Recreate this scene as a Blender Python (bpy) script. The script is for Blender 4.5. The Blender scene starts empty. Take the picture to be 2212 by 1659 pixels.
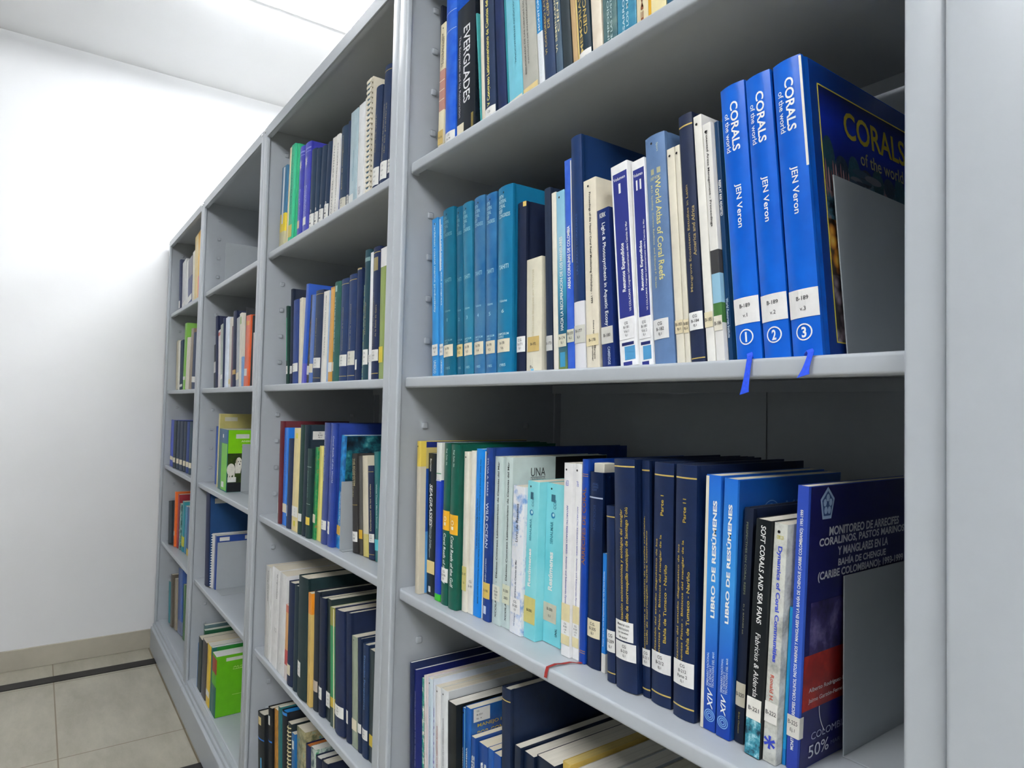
import bpy, bmesh, math, random
from mathutils import Matrix, Vector
S=bpy.context.scene; COL=S.collection
U=0.56                       # metres per survey unit (camera to shelf-front distance)
FZ=2.42                      # camera height above the floor in survey units
CAM_R=[[0.5833112, 0.8119338, 0.0226176], [0.0164179, -0.0396258, 0.9990797], [-0.8120828, 0.5824031, 0.0364444]]
CAM_F=1425.931
GEO={
 'M1':[(-1.1348,0.0672,0.0077,0.3280,-0.051),(-1.1265,0.0560,0.0209,0.2727,0.000),(-1.0962,0.0560,0.0391,0.3307,-0.028),(-1.0528,0.0560,0.0621,0.2698,-0.036),(-0.9702,0.0560,0.0041,0.2360,-0.117),(-0.9655,0.0560,0.0102,0.2740,-0.076),(-0.9544,0.0560,0.0339,0.2869,-0.077),(-0.9141,0.0560,0.0262,0.2800,-0.096),(-0.8849,0.0560,0.0408,0.2901,-0.103),(-0.8424,0.0560,0.0393,0.2911,-0.104),(-0.8006,0.0560,0.0134,0.2675,-0.109),(-0.7858,0.0560,0.0264,0.2652,-0.106),(-0.7581,0.0560,0.0157,0.3001,-0.107),(-0.7412,0.0560,0.0201,0.2757,-0.109),(-0.7200,0.0560,0.0103,0.2747,-0.110),(-0.7089,0.0560,0.0030,0.3069,-0.110),(-0.7054,0.0560,0.0256,0.2847,-0.110),(-0.6788,0.0560,0.0196,0.2996,-0.092),(-0.6582,0.0560,0.0262,0.2837,-0.061),(-0.6311,0.0560,0.0341,0.2904,-0.051),(-0.5960,0.0560,0.0199,0.2699,-0.050),(-0.5753,0.0560,0.0287,0.2902,-0.050),(-0.5456,0.0560,0.0115,0.2999,-0.037),(-0.5331,0.0560,0.0264,0.2853,-0.028),(-0.5056,0.0560,0.0234,0.2944,-0.024)],
 'M2':[(-1.1083,0.0476,0.0224,0.3060,-0.059),(-1.0789,0.0476,0.0133,0.3038,-0.057),(-1.0639,0.0476,0.0404,0.3117,-0.060),(-1.0225,0.0515,0.0235,0.3083,-0.060),(-0.9958,0.0504,0.0313,0.3089,-0.067),(-0.9632,0.0504,0.0339,0.3096,-0.043),(-0.9271,0.0504,0.0322,0.3061,-0.038),(-0.8896,0.0476,0.0416,0.3058,-0.026),(-0.8469,0.0560,0.0237,0.2727,-0.025),(-0.8214,0.0560,0.0381,0.1771,-0.030),(-0.7822,0.0896,0.0077,0.1401,-0.030),(-0.7707,0.0560,0.0155,0.2791,-0.053),(-0.7540,0.0560,0.0106,0.2689,-0.054),(-0.7426,0.0560,0.0189,0.2674,-0.055),(-0.7225,0.0560,0.0158,0.3097,-0.056),(-0.7060,0.0560,0.0232,0.3382,-0.057),(-0.6817,0.0560,0.0256,0.2675,-0.057),(-0.6506,0.0560,0.0233,0.2190,-0.078),(-0.6112,0.0504,0.0303,0.2695,-0.093),(-0.5800,0.0532,0.0225,0.2667,-0.079),(-0.5568,0.0560,0.0326,0.2900,-0.079),(-0.5227,0.0560,0.0120,0.2666,-0.081),(-0.5100,0.0560,0.0077,0.2672,-0.081),(-0.5014,0.0560,0.0205,0.3002,-0.082),(-0.4792,0.0560,0.0116,0.2934,-0.085),(-0.4669,0.0560,0.0117,0.2795,-0.085),(-0.4546,0.0616,0.0062,0.2801,-0.085),(-0.4479,0.0672,0.0077,0.2838,-0.085),(-0.4395,0.0560,0.0315,0.3095,-0.085),(-0.4060,0.0560,0.0303,0.3085,-0.088),(-0.3740,0.0560,0.0318,0.3100,-0.084)],
 'M3':[(-1.1218,0.0304,0.0148,0.2844,-0.025),(-1.1063,0.0467,0.0302,0.2625,-0.024),(-1.0644,0.0402,0.0184,0.2848,-0.021),(-1.0404,0.0402,0.0239,0.2858,0.000),(-1.0137,0.0393,0.0288,0.2848,-0.007),(-0.9830,0.0483,0.0144,0.2736,-0.011),(-0.9679,0.0513,0.0147,0.2762,0.000),(-0.9525,0.0522,0.0209,0.2807,0.000),(-0.9309,0.0551,0.0031,0.2773,0.000),(-0.9247,0.0537,0.0206,0.2842,0.000),(-0.9033,0.0573,0.0230,0.2711,0.000),(-0.8795,0.0604,0.0222,0.2722,0.000),(-0.8526,0.0567,0.0300,0.2290,0.014),(-0.8217,0.0616,0.0287,0.2396,0.014),(-0.7921,0.0755,0.0415,0.2388,0.014),(-0.7349,0.0636,0.0191,0.2739,0.000),(-0.7151,0.0680,0.0138,0.2740,0.000),(-0.6992,0.0670,0.0125,0.2817,0.000),(-0.6860,0.0693,0.0275,0.2656,0.000),(-0.6569,0.0685,0.0079,0.1580,0.000),(-0.6322,0.0569,0.0156,0.2255,-0.031),(-0.6134,0.0546,0.0371,0.2884,-0.037),(-0.5753,0.0624,0.0131,0.2891,-0.025),(-0.5598,0.0606,0.0314,0.2890,0.000),(-0.5217,0.0558,0.0310,0.2898,0.000),(-0.4834,0.0567,0.0196,0.2813,0.016),(-0.4617,0.0548,0.0176,0.2797,0.029),(-0.4433,0.0619,0.0120,0.2502,0.042),(-0.4211,0.0482,0.0176,0.2427,0.049),(-0.4028,0.0521,0.0148,0.2410,0.049),(-0.3873,0.0614,0.0041,0.1581,0.049),(-0.3813,0.0590,0.0121,0.2807,0.040)],
 'M4':[(-1.1358,0.0392,0.0077,0.2736,-0.057),(-1.1275,0.0448,0.0077,0.2615,-0.057),(-1.1192,0.0560,0.0077,0.2467,-0.052),(-1.1110,0.0560,0.0077,0.2540,-0.052),(-1.1027,0.0560,0.0077,0.2574,-0.052),(-1.0944,0.0560,0.0171,0.2555,-0.050),(-1.0765,0.0560,0.0079,0.2609,-0.050),(-1.0680,0.0560,0.0198,0.2506,-0.050),(-1.0474,0.0560,0.0239,0.2531,-0.050),(-1.0222,0.0560,0.0280,0.2400,-0.046),(-0.9933,0.0672,0.0085,0.2375,-0.034),(-0.9843,0.0672,0.0175,0.2429,-0.034),(-0.9661,0.0672,0.0142,0.2002,-0.032),(-0.9512,0.0728,0.0286,0.1954,-0.030),(-0.9206,0.0728,0.0163,0.1978,-0.035),(-0.9032,0.0728,0.0204,0.1973,-0.037),(-0.8649,0.0616,0.0241,0.3198,-0.032),(-0.8400,0.0633,0.0154,0.2419,0.000),(-0.8232,0.0689,0.0248,0.2380,0.000),(-0.7963,0.0728,0.0414,0.2425,0.000),(-0.7493,0.0840,0.0165,0.2509,0.000),(-0.7280,0.0840,0.0303,0.2464,0.000),(-0.6944,0.0840,0.0276,0.2464,0.000),(-0.6608,0.0840,0.0276,0.2464,0.000),(-0.6272,0.0840,0.0276,0.2408,0.000)],
 'A1':[(-2.0960,0.0336,0.0498,0.2558,0.041),(-2.0450,0.0392,0.0161,0.3046,0.041),(-2.0262,0.0392,0.0359,0.3063,0.035),(-1.9892,0.0448,0.0130,0.3018,0.035),(-1.9756,0.0504,0.0453,0.2836,0.035),(-1.9239,0.0504,0.0545,0.2790,0.016),(-1.8643,0.0504,0.0406,0.2442,0.022),(-1.8210,0.0504,0.0312,0.2347,0.021),(-1.7872,0.0504,0.0370,0.2266,0.072),(-1.7457,0.0504,0.0339,0.2244,0.079),(-1.7086,0.0504,0.0282,0.2277,0.068),(-1.6781,0.0504,0.0221,0.2275,0.063),(-1.6551,0.0560,0.0104,0.2260,0.063),(-1.6291,0.0504,0.0444,0.2313,0.000),(-1.5831,0.0504,0.0138,0.2357,-0.002),(-1.5675,0.0504,0.0457,0.2523,-0.007),(-1.5179,0.0504,0.0362,0.2528,0.000),(-1.4797,0.0504,0.0176,0.2564,-0.004),(-1.4530,0.0504,0.0248,0.2952,-0.031),(-1.4250,0.0504,0.0362,0.2547,0.032),(-1.3855,0.0504,0.0380,0.2845,0.048),(-1.3456,0.0504,0.0165,0.2999,0.045)],
 'A2':[(-2.0279,0.0504,0.0156,0.2417,-0.102),(-2.0115,0.0560,0.0219,0.2906,-0.058),(-1.9665,0.0504,0.0495,0.2484,-0.053),(-1.9136,0.0504,0.0248,0.2502,-0.049),(-1.8857,0.0504,0.0242,0.2839,0.057),(-1.8607,0.0560,0.0185,0.2506,0.070),(-1.8244,0.0504,0.0318,0.2458,0.032),(-1.7905,0.0504,0.0587,0.2512,0.027),(-1.7286,0.0504,0.0402,0.2430,0.020),(-1.6870,0.0504,0.0109,0.2405,0.018),(-1.6745,0.0504,0.0285,0.2476,0.014),(-1.6427,0.0504,0.0452,0.2557,0.004),(-1.5954,0.0504,0.0496,0.2559,0.001),(-1.5431,0.0504,0.0477,0.2592,-0.005),(-1.4934,0.0504,0.0261,0.2689,-0.008),(-1.4665,0.0560,0.0041,0.2270,-0.008),(-1.4479,0.0504,0.0300,0.3042,-0.015),(-1.4158,0.0504,0.0160,0.2946,-0.019),(-1.3984,0.0504,0.0380,0.3011,-0.022),(-1.3588,0.0504,0.0328,0.2936,-0.024)],
 'A3':[(-1.9783,0.0252,0.0308,0.2975,-0.023),(-1.9466,0.0284,0.0365,0.2794,-0.023),(-1.9011,0.0265,0.0411,0.2507,0.000),(-1.8513,0.0252,0.0516,0.2824,0.000),(-1.7970,0.0252,0.0310,0.2929,0.000),(-1.7650,0.0260,0.0277,0.2933,0.000),(-1.7355,0.0261,0.0317,0.2321,-0.004),(-1.7029,0.0332,0.0182,0.2381,0.016),(-1.6840,0.0375,0.0286,0.2421,0.017),(-1.6476,0.0363,0.0363,0.3032,0.012),(-1.6103,0.0390,0.0369,0.3026,0.012),(-1.5724,0.0476,0.0261,0.2755,0.053),(-1.5055,0.0641,0.0309,0.2330,-0.099),(-1.4737,0.0668,0.0212,0.2296,-0.098),(-1.4518,0.0677,0.0284,0.2319,-0.098),(-1.4224,0.0688,0.0312,0.2109,-0.097),(-1.3903,0.0698,0.0247,0.2451,-0.096)],
 'A4':[(-2.0676,0.0252,0.0503,0.2701,-0.044),(-2.0137,0.0252,0.0702,0.2804,0.017),(-1.9398,0.0252,0.0636,0.2788,0.010),(-1.8715,0.0252,0.0227,0.2033,-0.006),(-1.8436,0.0252,0.0484,0.2735,-0.028),(-1.7921,0.0252,0.0321,0.2744,-0.034),(-1.7562,0.0252,0.0735,0.3077,-0.045),(-1.6785,0.0252,0.0254,0.2793,-0.054),(-1.6522,0.0324,0.0332,0.2899,-0.054),(-1.6180,0.0344,0.0372,0.2825,-0.054),(-1.5798,0.0391,0.0267,0.2864,-0.053),(-1.5418,0.0358,0.0272,0.2742,-0.091),(-1.5138,0.0370,0.0574,0.2783,-0.082),(-1.4550,0.0416,0.0285,0.2842,-0.081),(-1.4256,0.0431,0.0281,0.2390,-0.081),(-1.3965,0.0452,0.0200,0.2417,-0.081),(-1.3758,0.0462,0.0296,0.2384,-0.049),(-1.3452,0.0479,0.0267,0.2340,-0.049)],
 'A5':[(-2.0854,0.0280,0.0681,0.2459,-0.142),(-2.0158,0.0392,0.0362,0.2821,-0.126),(-1.9787,0.0448,0.0350,0.2902,-0.113),(-1.9419,0.0448,0.0210,0.3085,-0.111),(-1.9201,0.0504,0.0438,0.3068,-0.109),(-1.8732,0.0504,0.0329,0.2918,-0.097),(-1.8375,0.0504,0.0274,0.2765,-0.103),(-1.8092,0.0560,0.0693,0.3038,-0.100),(-1.7346,0.0560,0.0369,0.2882,-0.095),(-1.6951,0.0560,0.0356,0.2961,-0.100),(-1.6571,0.0560,0.0399,0.2907,-0.097),(-1.6147,0.0560,0.0436,0.2990,-0.095)],
 'B2':[(-3.0733,0.0560,0.0349,0.1898,-0.112),(-3.0053,0.0504,0.0364,0.3086,-0.150),(-2.9636,0.0504,0.0355,0.2448,-0.124),(-2.9181,0.0504,0.0368,0.2652,-0.135),(-2.8784,0.0504,0.0248,0.2876,-0.096),(-2.8486,0.0504,0.0444,0.2848,-0.055),(-2.8031,0.0560,0.0341,0.2797,-0.053),(-2.7663,0.0560,0.0251,0.2439,-0.046),(-2.7118,0.0504,0.0504,0.2946,-0.073),(-2.6566,0.0504,0.0448,0.2661,-0.086),(-2.6091,0.0504,0.0304,0.2791,-0.091),(-2.5764,0.0504,0.0187,0.2777,-0.096),(-2.5570,0.0560,0.0077,0.2958,-0.033),(-2.5406,0.0504,0.0664,0.2598,0.024),(-2.4727,0.0560,0.0242,0.2546,0.024),(-2.4226,0.0504,0.0531,0.1899,-0.031)],
 'B3':[(-3.0272,0.0648,0.0282,0.2451,-0.032),(-2.9290,0.0511,0.0203,0.3004,0.000),(-2.8732,0.0448,0.1481,0.2416,0.000)],
 'B4':[(-3.0049,0.0371,0.0676,0.3807,-0.086),(-2.9358,0.0460,0.0156,0.2205,0.000),(-2.9196,0.0531,0.0285,0.2161,0.000)],
 'B5':[(-3.0800,0.0560,0.0221,0.2352,0.000),(-3.0520,0.0504,0.0276,0.2240,0.000),(-3.0236,0.0252,0.0077,0.1815,0.000),(-3.0153,0.0252,0.0636,0.2115,0.000),(-2.9344,0.0252,0.0734,0.2260,0.000),(-2.8423,0.0252,0.0570,0.2344,0.000),(-2.7760,0.0252,0.0205,0.2396,0.000),(-2.7511,0.0252,0.0675,0.2268,0.000)],
 'C1':[(-4.0122,0.0504,0.0077,0.3023,-0.114),(-4.0039,0.0504,0.0344,0.2987,-0.114),(-3.9137,0.0504,0.1049,0.2685,-0.112),(-3.7998,0.0504,0.0504,0.2557,-0.106),(-3.7414,0.0504,0.1037,0.2546,-0.131),(-3.6293,0.0504,0.0530,0.2755,-0.087),(-3.5689,0.0504,0.1384,0.3436,-0.109)],
 'C2':[(-4.0069,0.0504,0.0564,0.2697,-0.118),(-3.9456,0.0504,0.0233,0.2682,-0.102),(-3.9215,0.0560,0.0841,0.2626,-0.083),(-3.7939,0.0504,0.0584,0.3471,0.000),(-3.7274,0.0504,0.0911,0.2645,0.050),(-3.6279,0.0504,0.0672,0.3035,0.056),(-3.5530,0.0504,0.1026,0.2760,0.034)],
 'C3':[(-3.9729,0.0312,0.0905,0.2471,0.000),(-3.8587,0.0291,0.0737,0.2451,-0.026),(-3.7835,0.0338,0.0704,0.2458,-0.026),(-3.7115,0.0362,0.0817,0.2464,-0.026),(-3.6281,0.0397,0.0654,0.2474,-0.026),(-3.5613,0.0420,0.0629,0.2482,-0.026),(-3.4969,0.0431,0.0679,0.2499,-0.026)],
 'C4':[(-3.9641,0.0382,0.0988,0.2218,-0.150),(-3.8633,0.0480,0.0302,0.2833,-0.054),(-3.8322,0.0566,0.0386,0.2756,0.000),(-3.7926,0.0597,0.0517,0.2324,0.000),(-3.7396,0.0639,0.0505,0.2511,0.000),(-3.6879,0.0680,0.0604,0.2339,0.000),(-3.6235,0.0686,0.0713,0.2371,-0.011)],
 'C5':[(-3.9782,0.0559,0.0558,0.2141,-0.132),(-3.9033,0.0538,0.0572,0.2663,-0.127),(-3.8448,0.0629,0.0646,0.2565,-0.125),(-3.7787,0.0699,0.1185,0.3257,-0.111),(-3.6580,0.0738,0.0568,0.2671,-0.108),(-3.5999,0.0761,0.0661,0.2755,-0.107)],
}

# ---------------------------------------------------------------- camera
cd=bpy.data.cameras.new('camera'); cam=bpy.data.objects.new('camera',cd); COL.objects.link(cam)
cd.sensor_fit='HORIZONTAL'; cd.sensor_width=36.0; cd.lens=CAM_F/2212*36.0; cd.clip_start=0.02
r,u,f=[Vector(v) for v in CAM_R]
cam.matrix_world=Matrix(((r.x,u.x,-f.x,0),(r.y,u.y,-f.y,-U),(r.z,u.z,-f.z,FZ*U),(0,0,0,1)))
S.camera=cam
# ---------------------------------------------------------------- world, exposure
w=bpy.data.worlds.new('world'); S.world=w; w.use_nodes=True
w.node_tree.nodes['Background'].inputs[0].default_value=(1,1,1,1)
w.node_tree.nodes['Background'].inputs[1].default_value=0.005
S.view_settings.view_transform='Standard'; S.view_settings.look='None'
S.view_settings.exposure=1.2; S.view_settings.gamma=1.0; S.view_settings.use_curve_mapping=False
LAMP_W=12.0                  # watts of each ceiling luminaire's reflector
TUBE_E=40.0                  # tube glow
CEIL=3.27*U+FZ*U
def lin(c):
    o=[]
    for v in c[:3]:
        v/=255.0; o.append(v/12.92 if v<=0.04045 else ((v+0.055)/1.055)**2.4)
    return (*o,1.0)
# ---------------------------------------------------------------- materials
MC={}
def mat(c,rough=0.5,var=0.06,scale=30.0,c2=None,spec=0.4,metal=0.0,bump=0.0,bscale=400.0,coat=0.0):
    """plain procedural material: colour with slight noise wear (c2 = colour worn towards)"""
    key=(tuple(c),rough,var,scale,c2,spec,metal,bump,coat)
    if key in MC: return MC[key]
    m=bpy.data.materials.new('paint_%d_%d_%d'%tuple(c[:3])); m.use_nodes=True
    nt=m.node_tree; n=nt.nodes; b=n['Principled BSDF']
    b.inputs['Roughness'].default_value=rough; b.inputs['Specular IOR Level'].default_value=spec; b.inputs['Metallic'].default_value=metal
    b.inputs['Coat Weight'].default_value=coat
    tc=n.new('ShaderNodeTexCoord'); no=n.new('ShaderNodeTexNoise'); no.inputs['Scale'].default_value=scale; no.inputs['Detail'].default_value=4
    nt.links.new(tc.outputs['Object'],no.inputs['Vector'])
    rp=n.new('ShaderNodeValToRGB'); nt.links.new(no.outputs['Fac'],rp.inputs['Fac'])
    a=lin(c); e=rp.color_ramp.elements; e[0].position=0.35; e[1].position=0.65
    if c2 is None:
        e[0].color=tuple(v*(1-var) for v in a[:3])+(1,); e[1].color=tuple(min(1,v*(1+var)) for v in a[:3])+(1,)
    else: e[0].color=a; e[1].color=lin(c2)
    nt.links.new(rp.outputs['Color'],b.inputs['Base Color'])
    if bump>0:
        n2=n.new('ShaderNodeTexNoise'); n2.inputs['Scale'].default_value=bscale; nt.links.new(tc.outputs['Object'],n2.inputs['Vector'])
        bp=n.new('ShaderNodeBump'); bp.inputs['Strength'].default_value=bump; bp.inputs['Distance'].default_value=0.001
        nt.links.new(n2.outputs['Fac'],bp.inputs['Height']); nt.links.new(bp.outputs['Normal'],b.inputs['Normal'])
    MC[key]=m; return m
def bands(c,bs,rough=0.45,axis='Z',soft=False):
    """cover material with printed colour bands along the generated axis: bs=[(from,to,colour)]"""
    key=('b',tuple(c),tuple(bs),rough,axis,soft)
    if key in MC: return MC[key]
    m=bpy.data.materials.new('banded_cover'); m.use_nodes=True; nt=m.node_tree; n=nt.nodes; b=n['Principled BSDF']
    b.inputs['Roughness'].default_value=rough; b.inputs['Specular IOR Level'].default_value=0.4
    tc=n.new('ShaderNodeTexCoord'); sp=n.new('ShaderNodeSeparateXYZ'); nt.links.new(tc.outputs['Generated'],sp.inputs[0])
    rp=n.new('ShaderNodeValToRGB'); rp.color_ramp.interpolation='LINEAR' if soft else 'CONSTANT'
    pts=[(0.0,c)]
    for z0,z1,k in sorted(bs,key=lambda q:q[0]): pts=[p for p in pts if p[0]<z0-1e-6]+[(z0,k),(z1,c)]
    els=rp.color_ramp.elements
    while len(els)>1: els.remove(els[-1])
    els[0].position=pts[0][0]; els[0].color=lin(pts[0][1])
    for p,k in pts[1:]:
        q=els.new(min(1.0,p)); q.color=lin(k)
    no=n.new('ShaderNodeTexNoise'); no.inputs['Scale'].default_value=40; nt.links.new(tc.outputs['Object'],no.inputs['Vector'])
    mx=n.new('ShaderNodeMixRGB'); mx.blend_type='MULTIPLY'; mx.inputs[0].default_value=0.12
    nt.links.new(sp.outputs[axis],rp.inputs['Fac']); nt.links.new(rp.outputs['Color'],mx.inputs[1]); nt.links.new(no.outputs['Fac'],mx.inputs[2])
    nt.links.new(mx.outputs[0],b.inputs['Base Color']); MC[key]=m; return m
def picture(stops,scale=25.0,kind='noise',seed=0.0,rough=0.35,stretch=(1,1,1)):
    """printed picture: noise / voronoi pattern through a colour ramp"""
    key=('p',tuple(stops),scale,kind,seed,stretch)
    if key in MC: return MC[key]
    m=bpy.data.materials.new('printed_picture'); m.use_nodes=True; nt=m.node_tree; n=nt.nodes; b=n['Principled BSDF']
    b.inputs['Roughness'].default_value=rough
    tc=n.new('ShaderNodeTexCoord'); mp=n.new('ShaderNodeMapping'); mp.inputs['Location'].default_value=(seed,seed*1.7,seed*0.6); mp.inputs['Scale'].default_value=stretch
    nt.links.new(tc.outputs['Object'],mp.inputs[0])
    if kind=='voronoi':
        t=n.new('ShaderNodeTexVoronoi'); out=t.outputs['Distance']
    else:
        t=n.new('ShaderNodeTexNoise'); t.inputs['Detail'].default_value=6; t.inputs['Roughness'].default_value=0.65; out=t.outputs['Fac']
    t.inputs['Scale'].default_value=scale; nt.links.new(mp.outputs[0],t.inputs['Vector'])
    rp=n.new('ShaderNodeValToRGB'); els=rp.color_ramp.elements
    while len(els)>1: els.remove(els[-1])
    els[0].position=stops[0][0]; els[0].color=lin(stops[0][1])
    for p,k in stops[1:]:
        q=els.new(p); q.color=lin(k)
    nt.links.new(out,rp.inputs['Fac']); nt.links.new(rp.outputs['Color'],b.inputs['Base Color']); MC[key]=m; return m
def emit(c,s):
    m=bpy.data.materials.new('glowing_tube'); m.use_nodes=True; b=m.node_tree.nodes['Principled BSDF']
    b.inputs['Base Color'].default_value=lin(c); b.inputs['Emission Color'].default_value=lin(c); b.inputs['Emission Strength'].default_value=s; return m
STEEL=mat((174,180,186),0.34,0.008,60,spec=0.4)
STEEL2=mat((174,180,186),0.36,0.008,50,spec=0.4)
BOLT=mat((225,225,225),0.25,0.02,metal=0.8)
def pages_mat(c):
    key=('pg',tuple(c))
    if key in MC: return MC[key]
    m=bpy.data.materials.new('page_edges'); m.use_nodes=True; nt=m.node_tree; n=nt.nodes; b=n['Principled BSDF']; b.inputs['Roughness'].default_value=0.9; b.inputs['Specular IOR Level'].default_value=0.1
    tc=n.new('ShaderNodeTexCoord'); mp=n.new('ShaderNodeMapping'); mp.inputs['Scale'].default_value=(2200,6,6); no=n.new('ShaderNodeTexNoise'); no.inputs['Scale'].default_value=1.0
    nt.links.new(tc.outputs['Object'],mp.inputs[0]); nt.links.new(mp.outputs[0],no.inputs['Vector'])
    rp=n.new('ShaderNodeValToRGB'); a=lin(c); rp.color_ramp.elements[0].color=tuple(v*0.72 for v in a[:3])+(1,); rp.color_ramp.elements[1].color=a
    rp.color_ramp.elements[0].position=0.3; rp.color_ramp.elements[1].position=0.6
    nt.links.new(no.outputs['Fac'],rp.inputs['Fac']); nt.links.new(rp.outputs['Color'],b.inputs['Base Color']); MC[key]=m; return m
# ---------------------------------------------------------------- object helpers
def mesh_obj(name,v,f,m,parent=None,smooth=False):
    me=bpy.data.meshes.new(name); me.from_pydata([tuple(p) for p in v],[],f); me.update()
    if smooth: me.shade_smooth(); me.set_sharp_from_angle(angle=0.7)
    me.materials.append(m); o=bpy.data.objects.new(name,me); COL.objects.link(o)
    if parent: o.parent=parent
    return o
def empty(name,loc,rot=(0,0,0)):
    o=bpy.data.objects.new(name,None); o.location=loc; o.rotation_euler=rot; o.empty_display_size=0.02; COL.objects.link(o); return o
def tag(o,label,cat,group=None):
    o['label']=label; o['category']=cat
    if group: o['group']=group
    return o
class MB:
    """collects boxes into one mesh"""
    def __init__(s): s.bm=bmesh.new()
    def box(s,x0,x1,y0,y1,z0,z1,bev=0.0,seg=2):
        g=bmesh.ops.create_cube(s.bm,size=1.0); vs=g['verts']
        for q in vs: q.co=Vector(((x0+x1)/2+q.co.x*(x1-x0),(y0+y1)/2+q.co.y*(y1-y0),(z0+z1)/2+q.co.z*(z1-z0)))
        if bev>0:
            es=list({e for q in vs for e in q.link_edges}); bmesh.ops.bevel(s.bm,geom=es,offset=bev,segments=seg,affect='EDGES',profile=0.5)
        return s
    def prism(s,P,x0,x1):
        a=[s.bm.verts.new((x0,y,z)) for y,z in P]; b=[s.bm.verts.new((x1,y,z)) for y,z in P]; n=len(P)
        for i in range(n): s.bm.faces.new((a[i],a[(i+1)%n],b[(i+1)%n],b[i]))
        s.bm.faces.new(a[::-1]); s.bm.faces.new(b); return s
    def cyl(s,p,axis,r,h,n=12):
        m=Matrix.Translation(p)@(Matrix.Rotation(math.pi/2,4,'Y') if axis=='X' else Matrix.Rotation(math.pi/2,4,'X') if axis=='Y' else Matrix.Identity(4))
        bmesh.ops.create_cone(s.bm,cap_ends=True,segments=n,radius1=r,radius2=r,depth=h,matrix=m); return s
    def build(s,name,m,parent=None,smooth=False):
        bmesh.ops.recalc_face_normals(s.bm,faces=s.bm.faces[:]); me=bpy.data.meshes.new(name); s.bm.to_mesh(me); s.bm.free()
        if smooth: me.shade_smooth(); me.set_sharp_from_angle(angle=0.6)
        me.materials.append(m); o=bpy.data.objects.new(name,me); COL.objects.link(o)
        if parent: o.parent=parent
        return o
def structure(o): o['kind']='structure'; return o
# ---------------------------------------------------------------- text
TCACHE={}
def glyphs(s,bold=0.0,shear=0.0):
    key=(s,bold,shear)
    if key in TCACHE: return TCACHE[key]
    c=bpy.data.curves.new('t','FONT'); c.body=s; c.size=1.0; c.resolution_u=3; c.offset=bold; c.shear=shear; c.align_x='LEFT'; c.space_line=0.9
    o=bpy.data.objects.new('t',c); me=bpy.data.meshes.new_from_object(o)
    vs=[(v.co.x,v.co.y) for v in me.vertices]; fs=[tuple(p.vertices) for p in me.polygons]
    bpy.data.objects.remove(o); bpy.data.curves.remove(c); bpy.data.meshes.remove(me)
    if not vs: vs=[(0,0)]
    x0=min(v[0] for v in vs);x1=max(v[0] for v in vs);y0=min(v[1] for v in vs);y1=max(v[1] for v in vs)
    TCACHE[key]=([((x-x0)/max(1e-6,x1-x0),(y-y0)/max(1e-6,y1-y0)) for x,y in vs],fs,(x1-x0)/max(1e-6,y1-y0)); return TCACHE[key]
def place_text(V,Fc,s,mapf,bold=0.012,shear=0.0):
    vs,fs,_=glyphs(s,bold,shear); k=len(V)
    V.extend(mapf(a,b) for a,b in vs); Fc.extend(tuple(i+k for i in q) for q in fs)
# ---------------------------------------------------------------- the room
XW=-7.36*U; XR=8.2*U; YB=7.5*U; YF=-5.6*U
def zz(v): return (v+FZ)*U
WALLM=mat((222,223,224),0.75,0.015,3,spec=0.2,bump=0.05,bscale=300)
CEILM=mat((240,240,240),0.85,0.01,3,spec=0.1)
def floor_material():
    m=bpy.data.materials.new('ceramic_floor_tile'); m.use_nodes=True; nt=m.node_tree; n=nt.nodes; b=n['Principled BSDF']; b.inputs['Roughness'].default_value=0.35
    tc=n.new('ShaderNodeTexCoord'); no=n.new('ShaderNodeTexNoise'); no.inputs['Scale'].default_value=3.0; no.inputs['Detail'].default_value=8; no.inputs['Roughness'].default_value=0.7
    mp=n.new('ShaderNodeMapping'); mp.inputs['Scale'].default_value=(1.0,3.0,1.0)
    nt.links.new(tc.outputs['Object'],mp.inputs[0]); nt.links.new(mp.outputs[0],no.inputs['Vector'])
    rp=n.new('ShaderNodeValToRGB'); e=rp.color_ramp.elements; e[0].position=0.3; e[0].color=lin((150,146,130)); e[1].position=0.7; e[1].color=lin((178,174,158))
    q=e.new(0.5); q.color=lin((165,161,146)); nt.links.new(no.outputs['Fac'],rp.inputs['Fac'])
    br=n.new('ShaderNodeTexBrick'); br.offset=0.0; br.inputs['Scale'].default_value=1.0; br.inputs['Mortar Size'].default_value=0.0028; br.inputs['Mortar Smooth'].default_value=0.3
    br.inputs['Brick Width'].default_value=0.80; br.inputs['Row Height'].default_value=0.43; br.inputs['Bias'].default_value=-1
    br.inputs['Mortar'].default_value=lin((118,106,84))
    m2=n.new('ShaderNodeMapping'); m2.inputs['Location'].default_value=(5.41*U+0.8,0.795*U+0.43*8,0); nt.links.new(tc.outputs['Object'],m2.inputs[0]); nt.links.new(m2.outputs[0],br.inputs['Vector'])
    nt.links.new(rp.outputs['Color'],br.inputs['Color1']); nt.links.new(rp.outputs['Color'],br.inputs['Color2'])
    nt.links.new(br.outputs['Color'],b.inputs['Base Color']); return m
FLOORM=floor_material()
structure(MB().box(XW-0.1,XR+0.1,YF-0.1,YB+0.1,-0.1,0).build('floor',FLOORM))
structure(MB().box(XW-0.1,XR+0.1,YF-0.1,YB+0.1,CEIL,CEIL+0.1).build('ceiling',CEILM))
structure(MB().box(XW-0.1,XW,YF,YB,0,CEIL).build('wall_left',WALLM))
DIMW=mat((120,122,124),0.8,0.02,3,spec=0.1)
structure(MB().box(XR,XR+0.1,YF,YB,0,CEIL).build('wall_right',DIMW))
structure(MB().box(XW-0.1,XR+0.1,YB,YB+0.1,0,CEIL).build('wall_back',DIMW))
structure(MB().box(XW-0.1,XR+0.1,YF-0.1,YF,0,CEIL).build('wall_front',DIMW))
BASEM=mat((172,167,152),0.4,0.08,6,bump=0.0)
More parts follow.
